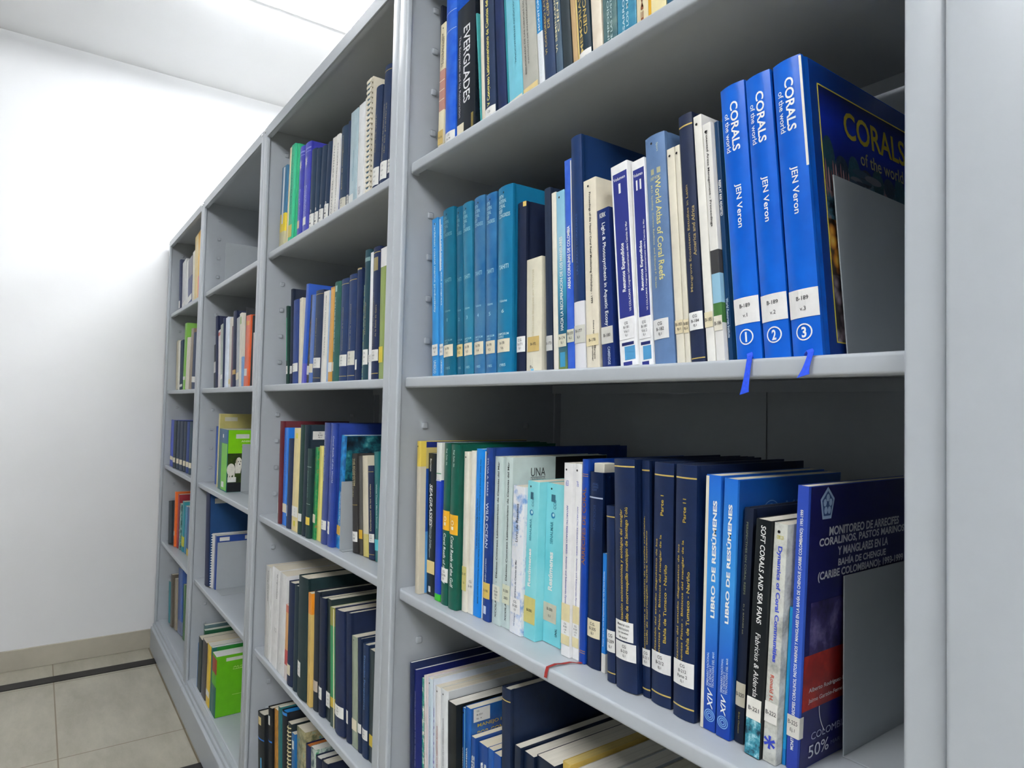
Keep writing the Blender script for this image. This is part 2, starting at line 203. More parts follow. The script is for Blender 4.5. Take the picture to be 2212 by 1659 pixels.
structure(MB().box(XW,XW+0.012,YF,YB,0,0.102,0.002).build('baseboard_left',BASEM))
RAILM=mat((28,25,25),0.5,0.1,20)
for i,(a,b_) in enumerate(((-7.01,-6.875),(-4.84,-4.70))):
    o=MB().box(a*U,b_*U,YF,YB,0.0,0.004).build('floor_rail',RAILM)
    tag(o,('black steel rail set in the floor nearest the left wall','black steel rail in the floor at the lower edge of the photo')[i],'rail','rails for the sliding shelves')
# ---------------------------------------------------------------- ceiling luminaires
LOUV=mat((225,228,230),0.2,0.02,metal=0.6); FRAME=mat((238,238,236),0.5,0.01)
def luminaire(cx,cy,label):
    t=empty('ceiling_light',(cx*U,cy*U,CEIL)); tag(t,label,'ceiling light','recessed louvre ceiling lights')
    hw,hl=0.30,0.60
    fr=MB()
    for s in (-1,1):
        fr.box(s*hw-0.012,s*hw+0.012,-hl-0.012,hl+0.012,-0.014,0,0.002); fr.box(-hw+0.012,hw-0.012,s*hl-0.012,s*hl+0.012,-0.014,0,0.002)
    fr.build('frame',FRAME,t)
    lv=MB()
    for i in range(1,4): lv.box(-hw+i*0.15-0.004,-hw+i*0.15+0.004,-hl+0.012,hl-0.012,-0.022,-0.004)
    lv.build('louvre_divider',LOUV,t)
    for i in range(12):
        y=-hl+0.05+i*0.1
        me=mesh_obj('louvre_blade',[(-hw+0.012,y-0.006,-0.006),(hw-0.012,y-0.006,-0.006),(hw-0.012,y+0.006,-0.006),(-hw+0.012,y+0.006,-0.006),(-hw+0.012,y,-0.022),(hw-0.012,y,-0.022)],[(0,1,2,3),(0,4,5,1),(3,2,5,4),(0,3,4),(1,5,2)],LOUV,t)
    for i in range(4):
        x=-hw+0.075+i*0.15
        MB().cyl((x,0,-0.034),'Y',0.008,1.12,8).build('fluorescent_tube',TUBE,t)
    ld=bpy.data.lights.new('luminaire_light','AREA'); ld.shape='RECTANGLE'; ld.size=0.56; ld.size_y=1.16; ld.energy=LAMP_W; ld.color=(1.0,1.0,1.0)
    l=bpy.data.objects.new('lamp_light',ld); l.location=(0,0,-0.005); COL.objects.link(l); l.parent=t
TUBE=emit((250,252,255),TUBE_E)
for cx,cy,lb in ((-4.93,0.62,'ceiling light with louvres seen above the tops of the shelves'),(-4.93,4.2,'ceiling light near the left wall, behind the shelving'),(-1.7,4.2,'ceiling light behind the nearest unit'),(-1.0,-3.0,'ceiling light over the aisle in front of the nearest unit'),(3.3,-3.0,'ceiling light over the aisle above the camera'),(6.4,-3.0,'ceiling light over the aisle far behind the camera'),(1.6,0.62,'ceiling light beyond the right end panel')):
    luminaire(cx,cy,lb)
# ---------------------------------------------------------------- steel shelving units
ZS={1:.850,2:.098,3:-.628,4:-1.365,5:-2.125}
TOPZ=1.572
_tab=MB().box(0,0.0035,-0.0065,0.0065,-0.0065,0.0065,0.0028,3); _tm=bpy.data.meshes.new('shelf_tab'); _tab.bm.to_mesh(_tm); _tab.bm.free(); _tm.materials.append(STEEL)
def shelving_unit(a,b,label):
    t=empty('shelving_unit',(a*U,0,0)); tag(t,label,'shelving','grey steel shelving units')
    W=(b-a)*U; pl,pr=0.061*U,0.056*U; yb=0.735*U; zt=zz(TOPZ); zb=zz(-2.176)
    def up(name,xs,xi,xp):   # front post with its return flange, side sheet, rear post; bolts at the top
        m=MB(); m.box(min(xs,xi),max(xs,xi),0,0.022*U,zb,zt,0.0036,4); m.box(min(xs,xp),max(xs,xp),0.020*U,yb,zb,zt-0.004)
        m.box(min(xs,xi),max(xs,xi),yb-0.03*U,yb,zb,zt); return m.build(name,STEEL2,t,True)
    g=0.0006
    up('left_upright',g,pl,pl-0.010*U); up('right_upright',W-g,W-pr,W-pr+0.010*U)
    x0,x1=pl-0.010*U,W-pr+0.010*U
    bk=MB(); mid=W*0.57
    bk.box(x0,mid-0.0015,yb+0.001,yb+0.003,zb,zt-0.002); bk.box(mid+0.0015,x1,yb+0.001,yb+0.003,zb,zt-0.002); bk.box(x0,x1,yb+0.004,yb+0.006,zb,zt-0.002); bk.build('back_panel',STEEL2,t)
    # cap
    c=MB(); c.box(pl-0.003,W-pr+0.003,0.0005,0.0045,zz(1.5133),zt,0.001); c.box(pl-0.003,W-pr+0.003,0.0045,0.016,zz(1.5133),zz(1.5133)+0.002); c.box(x0,x1,0.004,yb,zt-0.006,zt-0.003)
    c.build('top_cap',STEEL,t)
    for x in (pl*0.45,W-pr*0.5):
        MB().cyl((x,-0.0015,zt-0.014),'Y',0.0042,0.004,16).build('bolt',BOLT,t)
    for k,z in ZS.items():
        z1=zz(z); z0=z1-0.0360*U; y0=0.030*U; m=MB(); e=yb-0.02; th=0.0018; R=0.004
        P=[(e,z0),(e,z1),(y0+R,z1)]+[(y0+R-R*math.sin(q*0.3142),z1-R+R*math.cos(q*0.3142)) for q in range(1,6)]+[(y0+R-R*math.cos(q*0.3142),z0+R-R*math.sin(q*0.3142)) for q in range(0,6)]+[(y0+0.014,z0)]
        P+=[(y0+0.014,z0+th),(y0+R,z0+th),(y0+th,z0+R),(y0+th,z1-R),(y0+R,z1-th),(e-th,z1-th),(e-th,z0)]
        m.prism(P,x0+0.010,x1-0.010)
        m.prism([(y,zq) if y>y0+0.02 else (y+0.004,zq) for y,zq in P],x0+0.0008,x0+0.010); m.prism([(y,zq) if y>y0+0.02 else (y+0.004,zq) for y,zq in P],x1-0.010,x1-0.0008)
        m.build('shelf',STEEL,t,True)
    p=MB(); p.box(0.001,W-0.001,0.004,yb,zz(-2.168),zz(-2.137)); p.box(0.0005,W-0.0005,-0.014,yb,0.006,zz(-2.19),0.006,3); p.box(0.001,W-0.001,-0.004,0.01,zz(-2.19),zz(-2.165))
    p.build('base_carriage',STEEL,t)
    for k in range(-15,10):
        z=0.082+0.15*k
        if any(q-0.06<z<q+0.016 for q in ZS.values()) or z<-2.05 or z>1.47: continue
        for y in (0.118,0.563):
            o=bpy.data.objects.new('shelf_tab',_tm); COL.objects.link(o); o.parent=t; o.location=(x0-0.0004,y*U,zz(z))
    return t
SEAM=[-7.2793,-5.636,-3.901,-2.1352,-0.383]
for i,lb in enumerate(('grey steel shelving unit farthest away beside the left wall','grey steel shelving unit with a nearly empty top shelf, second from the left wall','grey steel shelving unit, tall rows of books, just left of the nearest one','grey steel shelving unit nearest the camera, holding the three thick bright blue volumes')):
    shelving_unit(SEAM[i],SEAM[i+1],lb)
ep=MB().box(-0.379*U,-0.245*U,-0.010,0.735*U,0.0,zz(TOPZ),0.004,4).build('shelf_end_panel',STEEL,None,True)
tag(ep,'plain light grey steel end panel closing the shelving at the right edge','panel')
# ---------------------------------------------------------------- books
W_=(232,231,226); CR=(226,217,192); YL=(222,200,140); GD=(205,178,110); PAPER=(228,220,202)
def arc(t,bl,x): return -bl*max(0.0,1-(2*x/t-1)**2)
def cover_mesh(t,h,d,kind):
    if kind=='h' and t>0.009:
        c=0.0026; bl=min(0.0045,0.10*t); L=[(0,d),(0,0.011),(0.0011,0.0075),(0.0006,0.005),(0,0.003),(0.0006,0.0008)]
        n=9; A=[(0.0006+(t-0.0012)*i/n,arc(t,bl,0.0006+(t-0.0012)*i/n)) for i in range(n+1)]
        P=L+A+[(t-x,y) for x,y in reversed(L)]
    else:
        c=min(0.0006,t*0.15); r=min(0.0012,t*0.3); bl=0.0
        L=[(0,d),(0,r),(r*0.3,r*0.3),(r,0)]; P=L+[(t-x,y) for x,y in reversed(L)]
    # inward offset
    Q=[]
    for i,(x,y) in enumerate(P):
        a=P[max(0,i-1)]; b=P[min(len(P)-1,i+1)]; dx,dy=b[0]-a[0],b[1]-a[1]; l=math.hypot(dx,dy) or 1
        Q.append((min(t-c*0.9,max(c*0.9,x-dy/l*c)) if 0<i<len(P)-1 else (c if x<t/2 else t-c),y+dx/l*c if 0<i<len(P)-1 else y))
    n=len(P); V=[(x,y,0) for x,y in P]+[(x,y,h) for x,y in P]+[(x,y,0) for x,y in Q]+[(x,y,h) for x,y in Q]; F=[]
    for i in range(n-1):
        F+=[(i,i+1,n+i+1,n+i),(2*n+i+1,2*n+i,3*n+i,3*n+i+1),(n+i,n+i+1,3*n+i+1,3*n+i),(i+1,i,2*n+i,2*n+i+1)]
    F+=[(0,n,3*n,2*n),(n-1,2*n+n-1,3*n+n-1,n+n-1)]
    return V,F,c,bl
def spine_plate(t,bl,x0,x1,z0,z1,off=0.00025,th=0.0002,wrap=0.0):
    n=8; V=[];F=[]
    for i in range(n+1):
        x=x0+(x1-x0)*i/n; y=arc(t,bl,x)-off
        V+=[(x,y,z0),(x,y,z1),(x,y+th,z0),(x,y+th,z1)]
    for i in range(n):
        a=4*i;b=a+4; F+=[(a,b,b+1,a+1),(a+1,b+1,b+3,a+3),(b,a,a+2,b+2)]
    F+=[(0,1,3,2),(4*n,4*n+2,4*n+3,4*n+1)]
    return V,F
def side_quad(parent,name,t,y0,y1,z0,z1,m,off=0.0003):
    x=t+off; return mesh_obj(name,[(x,y0,z0),(x,y1,z0),(x,y1,z1),(x,y0,z1),(x-off*0.8,y0,z0),(x-off*0.8,y1,z0),(x-off*0.8,y1,z1),(x-off*0.8,y0,z1)],[(0,1,2,3),(0,4,5,1),(1,5,6,2),(2,6,7,3),(3,7,4,0)],m,parent)
def side_text(parent,t,items,off=0.0006,name='cover_title'):
    """items: (string,y0,y1,z0,z1,colour[,bold,shear]) lying on the +x cover, reading towards +y"""
    for it in items:
        V,F=[],[]; y0,y1,z0,z1=it[1:5]
        place_text(V,F,it[0],lambda a,b,y0=y0,y1=y1,z0=z0,z1=z1:(t+off,y0+(y1-y0)*a,z0+(z1-z0)*b),it[6] if len(it)>6 else 0.012,it[7] if len(it)>7 else 0.0)
        mesh_obj(name,V,F,mat(it[5],0.4,0.02),parent)
BOOKS={}
def ink(c):
    r,g,b=c
    return (int(r*0.60),int(g*0.86),int(b*0.90)) if b==max(c) and r<75 and g<80 and b<118 else c
def book(row,i,geo,spec,phrase,group):
    x,y,t,h,lean=geo; k,c,look,o=spec; c=ink(c)
    o=dict(o)
    if 'mot' in o: o['mot']=ink(o['mot'])
    d=o.get('d',min(0.335-0.0,0.74*h+0.004)); d=min(d,0.395-y)
    root=empty('hardback_book' if k=='h' else 'paperback_book' if k=='p' else 'book',(x,y,ROWZ[row]+0.0006+max(0,t*math.sin(lean))),(0,lean,0))
    tag(root,look+' '+phrase,'book',group)
    V,F,cc,bl=cover_mesh(t,h,d,k)
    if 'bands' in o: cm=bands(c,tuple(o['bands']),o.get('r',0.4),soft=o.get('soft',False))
    elif 'pic' in o: cm=picture(*o['pic'])
    elif 'mot' in o: cm=mat(c,o.get('r',0.45),c2=o['mot'],scale=o.get('ms',60))
    else: cm=mat(c,o.get('r',0.55 if k=='h' else 0.35),0.10 if k=='h' else 0.05,45,bump=0.12 if k=='h' else 0.0,bscale=900)
    mesh_obj('cover',V,F,cm,root,True)
    pc=o.get('pg',PAPER)
    if k=='h' and t>0.009: a=(cc,t-cc,cc+bl*0.2,d-0.004,0.003,h-0.0032)
    else: a=(cc,t-cc,cc+0.0002,d-0.0008,0.0006,h-0.0007)
    MB().box(*a).build('page_block',pages_mat(pc),root)
    T={}
    def add(s,dr,z0,z1,xc,hf,col,bold=0.012,shear=0.0):
        V,F=[],[]; hh=hf*t; 
        if dr=='d': fn=lambda a,b:(xc*t-hh/2+hh*b,0,h*(z1-(z1-z0)*a))
        elif dr=='u': fn=lambda a,b:(xc*t+hh/2-hh*b,0,h*(z0+(z1-z0)*a))
        else: fn=lambda a,b:(xc*t-hh/2+hh*a,0,h*(z0+(z1-z0)*b))
        def g(a,b):
            p=fn(a,b); return (p[0],arc(t,bl,p[0])-0.0004,p[2])
        place_text(V,F,s,g,bold,shear); mesh_obj('spine_title',V,F,mat(col,0.4,0.02),root)
    for q in o.get('t',()): add(*q)
    for q in o.get('lab',()):
        z0,z1,col,s=q[:4]; xa,xb=(q[4],q[5]) if len(q)>4 else (0.03,0.97)
        V,F=spine_plate(t,bl,xa*t,xb*t,z0*h,z1*h,0.0006); lo=mesh_obj('call_number_label',V,F,mat(col,0.6,0.04,80),root)
        if s and h*(z1-z0)>0.004:
            lines=s.split('\n'); n=len(lines); V=[];F=[]; lh=(z1-z0)*h/(n+0.7)
            for j,ln in enumerate(lines):
                zc=z1*h-lh*(j+0.85); hgt=min(lh*0.62,0.0042); _,_,asp=glyphs(ln,0.006); wd=min((xb-xa)*t*0.82,hgt*asp*0.95); xs=(xa+xb)/2*t-wd/2
                place_text(V,F,ln,lambda a,b,xs=xs,wd=wd,zc=zc,hgt=hgt:(xs+wd*a,arc(t,bl,xs+wd*a)-0.0009,zc-hgt/2+hgt*b),0.006)
            mesh_obj('label_text',V,F,mat((60,60,62),0.5,0.02),lo)
    for q in o.get('bar',()):          # stamped rules / printed blocks on the spine: (z0,z1,colour[,x0,x1])
        xa,xb=(q[3],q[4]) if len(q)>3 else (0.02,0.98)
        V,F=spine_plate(t,bl,xa*t,xb*t,q[0]*h,q[1]*h,0.00022,0.00015); mesh_obj('spine_band',V,F,mat(q[2],0.4,0.03),root)
    if o.get('dot'):
        n=12; r=min(0.0016,t*0.2); xc=o['dot']*t if o['dot']<1 else 0.4*t; zc=h*0.965
        V=[(xc+r*math.cos(q*6.2832/n),arc(t,bl,xc)-0.0006,zc+r*math.sin(q*6.2832/n)) for q in range(n)]; mesh_obj('spine_dot',V,[tuple(range(n))],mat((25,25,28),0.5),root)
    BOOKS[(row,i)]=(root,t,h,d,bl)
    return root
UNIT={'M':'nearest unit','A':'second unit','B':'third unit','C':'farthest unit'}
SHF={'1':'top shelf','2':'second shelf','3':'third shelf','4':'fourth shelf','5':'bottom shelf'}
ROWZ={r:(ZS[int(r[1])]+FZ)*U for r in GEO}
WH=(240,240,238); GO=(196,170,92); NV=(30,42,82); NV2=(24,36,70); CREAM=(226,219,200); IV=(222,213,188); BK=(30,30,34); GY=(70,72,78)
lw=lambda s,z0=.11,z1=.19,c=W_:(z0,z1,c,s)
BK_DATA={
'M1':[
('h',(26,28,48),'dark navy hardback mostly hidden behind the brick-patterned book',{}),
('p',(232,222,188),'cream book with terracotta brick band',{'bands':[(.36,.66,(190,140,126))],'bar':[(.44,.445,CREAM),(.51,.515,CREAM),(.58,.585,CREAM)],'t':[('THE WATER ENCYCLOPEDIA','u',.68,.93,.42,.28,(60,50,50)),('STATE OF THE REEFS','u',.7,.9,.68,.18,(80,60,50))],'lab':[(.12,.22,GD,'B-126')],'dot':.5}),
('h',(22,84,196),'worn bright blue hardback beside the brick-patterned book',{'mot':(48,104,208),'ms':50,'bar':[(.73,.732,WH),(.84,.842,WH)],'lab':[(.05,.13,W_,'CG\nB-124\nEj.1')],'r':.3}),
('p',(34,32,42),'thick black paperback with big white spine title',{'t':[('EVERGLADES','d',.30,.84,.55,.36,(225,225,228)),('The Ecosystem and Its Restoration','d',.22,.8,.16,.14,(170,165,170))],'lab':[(.09,.17,CR,'',.03,.4)],'bar':[(.05,.2,(120,104,50),.8,.92)],'r':.25}),
('p',(70,160,160),'thin teal-green paperback',{'t':[('Congreso de Ciencias','u',.2,.6,.5,.4,(30,80,80))]}),
('p',CREAM,'thin cream paperback next to the thin teal one',{}),
('h',(44,54,88),'navy hardback titled in yellow along the spine',{'t':[('V Congreso Latinoamericano de Ciencias del Mar','u',.15,.90,.5,.34,(236,222,120),.02)],'lab':[(.02,.14,W_,'CG\nB-128\nEj.1')]}),
('h',(22,40,88),'plain dark blue hardback left of the cyan book',{}),
('p',(120,196,214),'pale cyan book with dark mottled left edge',{'bar':[(0,.99,(40,140,150),.0,.12)],'t':[('COLOQUIO INTERNACIONAL','d',.3,.7,.62,.12,(60,120,140))],'lab':[(.0,.1,CR,'')],'dot':.3}),
('p',(178,178,168),'grey book with faint printed spine',{'t':[('BIBLIOGRAFIA DE LAS CIENCIAS DEL MAR DE COLOMBIA','u',.2,.9,.25,.09,(90,90,86)),('INSTITUTO DE INVESTIGACIONES MARINAS','u',.25,.8,.45,.08,(100,100,96))],'lab':[(.02,.12,YL,'')]}),
('p',(20,140,206),'thin bright blue book with white lower spine',{'bands':[(0,.42,(236,240,244))],'t':[('ECOLOGICAL MONITORING OF REEFS','u',.15,.9,.5,.35,(235,245,250))]}),
('h',(58,66,100),'faded navy hardback with gold lettering and white label',{'t':[('VI CONGRESO LATINOAMERICANO','u',.25,.9,.35,.2,GO),('DE CIENCIAS DEL MAR','u',.4,.9,.65,.18,GO)],'lab':[(.0,.09,W_,'CG')]}),
('h',(70,92,112),'slate hardback titled for a national seminar',{'t':[('VI SEMINARIO NACIONAL DE LAS','u',.2,.95,.32,.3,(224,214,170)),('CIENCIAS DEL MAR','u',.3,.95,.7,.24,(224,214,170))]}),
('h',(58,56,62),'charcoal hardback',{}),
('p',(190,160,116),'tan paperback',{}),
('p',(222,196,120),'very thin yellow booklet',{}),
('h',(30,52,66),'dark green-blue hardback with gold seminar title',{'t':[('MEMORIAS DEL V SEMINARIO','u',.12,.95,.3,.26,GO),('CIENCIAS Y TECNOLOGIA','u',.2,.95,.68,.24,GO)],'lab':[(.0,.12,W_,'C.G.\nB-135')]}),
('p',(222,208,186),'torn pale beige paperback',{'mot':(240,230,212),'ms':30}),
('p',(40,86,96),'mottled dark teal book',{'mot':(96,124,120),'ms':50,'t':[('SIMPOSIO CIENTIFICO','u',.08,.6,.4,.14,(190,210,210)),('DE LAS COSTAS Y MANGLARES','u',.08,.6,.62,.14,(190,210,210))]}),
('p',(38,120,152),'blue-teal book with small white print',{'mot':(60,140,168),'t':[('DESARROLLO SOSTENIBLE','u',.05,.6,.35,.12,(200,225,230)),('DE LOS MARES DE COLOMBIA','u',.05,.6,.55,.12,(200,225,230))]}),
('p',(226,214,176),'cream book with red-brown print',{'t':[('SEMINARIO','u',.05,.6,.5,.24,(150,90,60))]}),
('p',(236,222,170),'pale yellow book with orange left edge',{'bar':[(0,.99,(226,170,40),.0,.16)]}),
('h',(20,84,110),'dark teal hardback near the top right corner',{}),
('p',(210,206,196),'off-white book at the right end',{}),
('h',(40,50,84),'navy hardback last at the right end',{})],
'M2':[
('p',(52,146,214),'leftmost thin sky-blue booklet',{'t':[('Caribbean coastal marine productivity','d',.40,.97,.5,.36,(220,240,250)),('UNESCO','d',.02,.10,.5,.4,(220,240,250))],'lab':[lw('B-169\nEj.1',.13,.2)],'dot':.5}),
('p',(60,150,214),'second thin sky-blue booklet',{'bar':[(.66,.99,WH,.05,.3)],'t':[('Coral reef impact and progress','d',.44,.95,.55,.4,(220,240,250)),('UNESCO','d',.02,.10,.5,.4,(220,240,250))],'lab':[lw('B-169\nEj.2',.13,.2)]}),
]+[('h',c,'teal congress hardback, %s'%nm,{'t':[('FIFTH\nINTERN.\nCORAL\nREEF\nCONGRESS','h',.83,.955,.5,.74,tc),('TAHITI','h',.552,.576,.5,.62,tc),('Volume','h',.375,.389,.5,.5,tc),(str(v),'h',.318,.338,.5,.16 if v>1 else .06,tc),('SYMPOSIUM\nPAPERS','h',.185,.212,.5,.7,tc),('1985','h',.035,.05,.5,.4,tc)],'lab':[(.11,.18,lc,'B-170\nV.%d'%v,.06,.9)],'dot':.5,'mot':m2,'ms':25,'r':.35})
 for v,c,m2,nm,tc,lc in ((1,(10,96,126),(16,104,132),'spine numbered 1',(120,170,185),CR),(2,(14,90,122),(22,96,126),'spine numbered 2',(110,160,180),YL),(3,(26,112,148),(50,128,158),'spine numbered 3',(150,200,214),CR),(4,(34,98,148),(72,124,160),'spine numbered 4',(150,196,216),CR),(5,(24,94,150),(60,120,164),'spine numbered 5',(160,205,220),CR),(6,(14,110,152),(20,118,158),'spine numbered 6',(190,220,228),CR))]+[
('h',(26,34,66),'creased navy book with torn yellow top corner',{'bar':[(.97,.999,(220,190,110),.7,.97)],'lab':[(.12,.21,WH,'C.G.\nB-171\nEj.1')],'dot':.3}),
('p',(226,221,200),'short cream paperback with yellowed label',{'t':[('MANUAL OF MARINE METHODS','d',.30,.9,.45,.12,(214,206,176)),('BM\nNOTE','h',.035,.06,.35,.2,(90,90,90))],'lab':[(.18,.31,GD,'B-172',.1,.85)],'bar':[(.004,.03,(120,190,226),.3,.5)]}),
('p',(38,60,36),'low leafy-green picture book',{'pic':(((.4,(18,22,16)),(.52,(60,84,30)),(.62,(170,190,60))),90,'noise',1.0)}),
('h',(38,46,72),'slim dark navy hardback right of the cream ones',{'lab':[(.11,.19,(200,200,196),'B-173')]}),
('p',(230,226,212),'thin white spine beside the blue sea-photo book',{}),
('p',(140,196,222),'paperback fading from pale sky to dark water',{'bands':[(0.0,.14,(120,140,60)),(.14,.3,(16,90,120)),(.3,.48,(10,96,130)),(.48,.66,(70,160,190)),(.66,1.0,(160,206,226))],'soft':True,'t':[('HACIA LA RECUPERACION DE LOS MANGLARES','u',.22,.74,.5,.34,WH,.02)],'lab':[(.13,.2,(214,212,190),'B-174\nEj.1')],'bar':[(.02,.1,(60,150,190),.2,.8)],'dot':.4}),
('p',(34,82,190),'scuffed cobalt book with torn white right edge',{'mot':(60,104,204),'ms':40,'t':[('AREAS CORALINAS DE COLOMBIA','u',.38,.68,.45,.4,WH,.03)],'lab':[(.13,.19,(206,206,188),'B-177\nEj.2')],'bar':[(.5,.99,(222,214,196),.86,.99)]}),
('h',(30,60,112),'tall blue hardback with white lower spine',{'bands':[(0,.285,(228,228,232))],'t':[('LAS AREAS CORALINAS','u',.40,.66,.5,.16,(52,84,140))],'lab':[(.11,.185,(206,206,196),'B-177\nEj.3')]}),
('p',(230,222,202),'cream workshop proceedings with small black title',{'t':[("Proceedings of the Hawai'i Coral Reef Monitoring Workshop - 1999",'d',.34,.93,.5,.2,(40,38,36)),('Edited by','d',.18,.25,.6,.12,(70,66,60)),('Maragos\nGrossner','d',.04,.12,.6,.3,(90,84,76))],'lab':[(.12,.18,(228,214,172),'B-178')],'dot':.4}),
('p',(22,46,116),'shorter blue paperback with white title and author',{'t':[('KIRK','h',.945,.975,.5,.5,WH),('Light & Photosynthesis in Aquatic Ecosy','d',.26,.91,.5,.34,WH),('CAMBRIDGE','d',.02,.13,.6,.2,(200,210,230))],'lab':[(.15,.255,(206,204,196),'B-180')]}),
]+[('p',(242,242,242),'white and navy paperback marked volume %s'%v,{'bar':[(.235,.955,(42,52,132),.12,.95),(.10,.115,(30,40,100),.16,.85),(.03,.095,(80,150,196),.3,.9),(.004,.022,(42,52,132),.2,.7)],'lab':[(.13,.225,(240,240,240),'CG\nB-181\nVol.%d\nEj.1'%k,.06,.9)],'fx':1,
 't':[('Volumen','h',.918,.934,.5,.7,WH)]+[('I','h',.85,.90,xx,.12,WH,.09) for xx in xs]+[('Resumos Expandidos','u',.36,.60,.5,.26,WH,.03),('VII COLACMAR Congreso Latinoamericano sobre Ciencias do Mar','u',.26,.70,.78,.15,WH)]}) for v,k,xs in (('one',1,(.5,)),('two',2,(.38,.66)))]+[
('h',(92,122,164),'slate-blue atlas with gold title',{'t':[('World Atlas of Coral Reefs','d',.36,.80,.62,.26,(226,216,140)),('M.D. Spalding  Corinna Ravilious  and Edmund P. Green','d',.33,.78,.3,.12,(206,200,150)),('UNEP WCMC','h',.80,.815,.5,.5,(210,204,150)),('Sport','d',.92,.96,.66,.1,(190,196,170))],'bar':[(.825,.85,(180,178,140),.3,.46),(.825,.85,(180,178,140),.6,.76)],'lab':[(.11,.195,(226,226,224),'CG\nB-182\nEj.1',.02,.8)],'dot':.4,'r':.45}),
('p',(228,222,204),'plain cream paperback, left one of a pair',{'lab':[(.14,.2,(226,212,176),'B-183\nEj.1')],'dot':.4}),
('p',(224,218,200),'plain cream paperback, right one of a pair',{'lab':[(.14,.2,(226,212,176),'B-183\nEj.2')],'dot':.4}),
('h',(32,40,74),'navy hardback with gold lines and mangrove title',{'bar':[(.95,.956,GO),(.018,.022,GO)],'t':[('Mangrove Ecosistem Estudies in Latin','u',.28,.71,.42,.22,(170,150,100)),('America and Africa','u',.42,.62,.74,.2,(170,150,100))],'lab':[(.13,.2,(238,238,236),'CG\nB-184\nEj.1')]}),
('p',(238,236,228),'blank white paperback right of the navy gold-lined one',{'dot':.4,'lab':[(.14,.2,(230,220,186),'B-185')]}),
('p',(236,234,228),'white proceedings volume with landscape photo low down',{'bands':[(.16,.24,(70,120,60)),(.24,.36,(150,196,220)),(.36,.46,(60,60,62))],'soft':False,'t':[('Protected Areas Management - Proceedings','d',.56,.97,.45,.3,(50,50,54))],'lab':[(.13,.19,(230,224,206),'B-186')],'dot':.4}),
('p',(14,66,106),'thin dark teal-blue paperback',{'t':[('REEFS AT RISK REVISITED','d',.60,.75,.5,.5,WH,.02),('World Resources Institute','d',.10,.26,.5,.5,(210,225,235))]}),
('p',(130,200,232),'thin pale-blue booklet touching the first thick blue volume',{'t':[('Ecoregional Conservation Planning for the Mesoamerican Caribbean Reef','d',.10,.85,.5,.4,(30,60,80))]}),
]+[('h',(8,88,196),'bright blue hardback with circled %d on spine'%v,{'mot':(12,98,208),'ms':30,'r':.25,'t':[('CORALS','d',.752,.935,.58,.30,WH,.022),('of the world','d',.755,.90,.27,.2,(225,235,245)),('JEN Veron','d',.47,.63,.53,.27,WH,.012),(str(v),'h',.063,.098,.48,.16 if v>1 else .07,WH,.03)],'lab':[(.128,.22,(232,231,228),'B-189\nv.%d'%v,.02,.99)],'ring':(.48,.081),'d':.30,'bar':([(.62,.995,(228,224,214),.93,1.0)] if v==3 else [])}) for v in (1,2,3)],
}
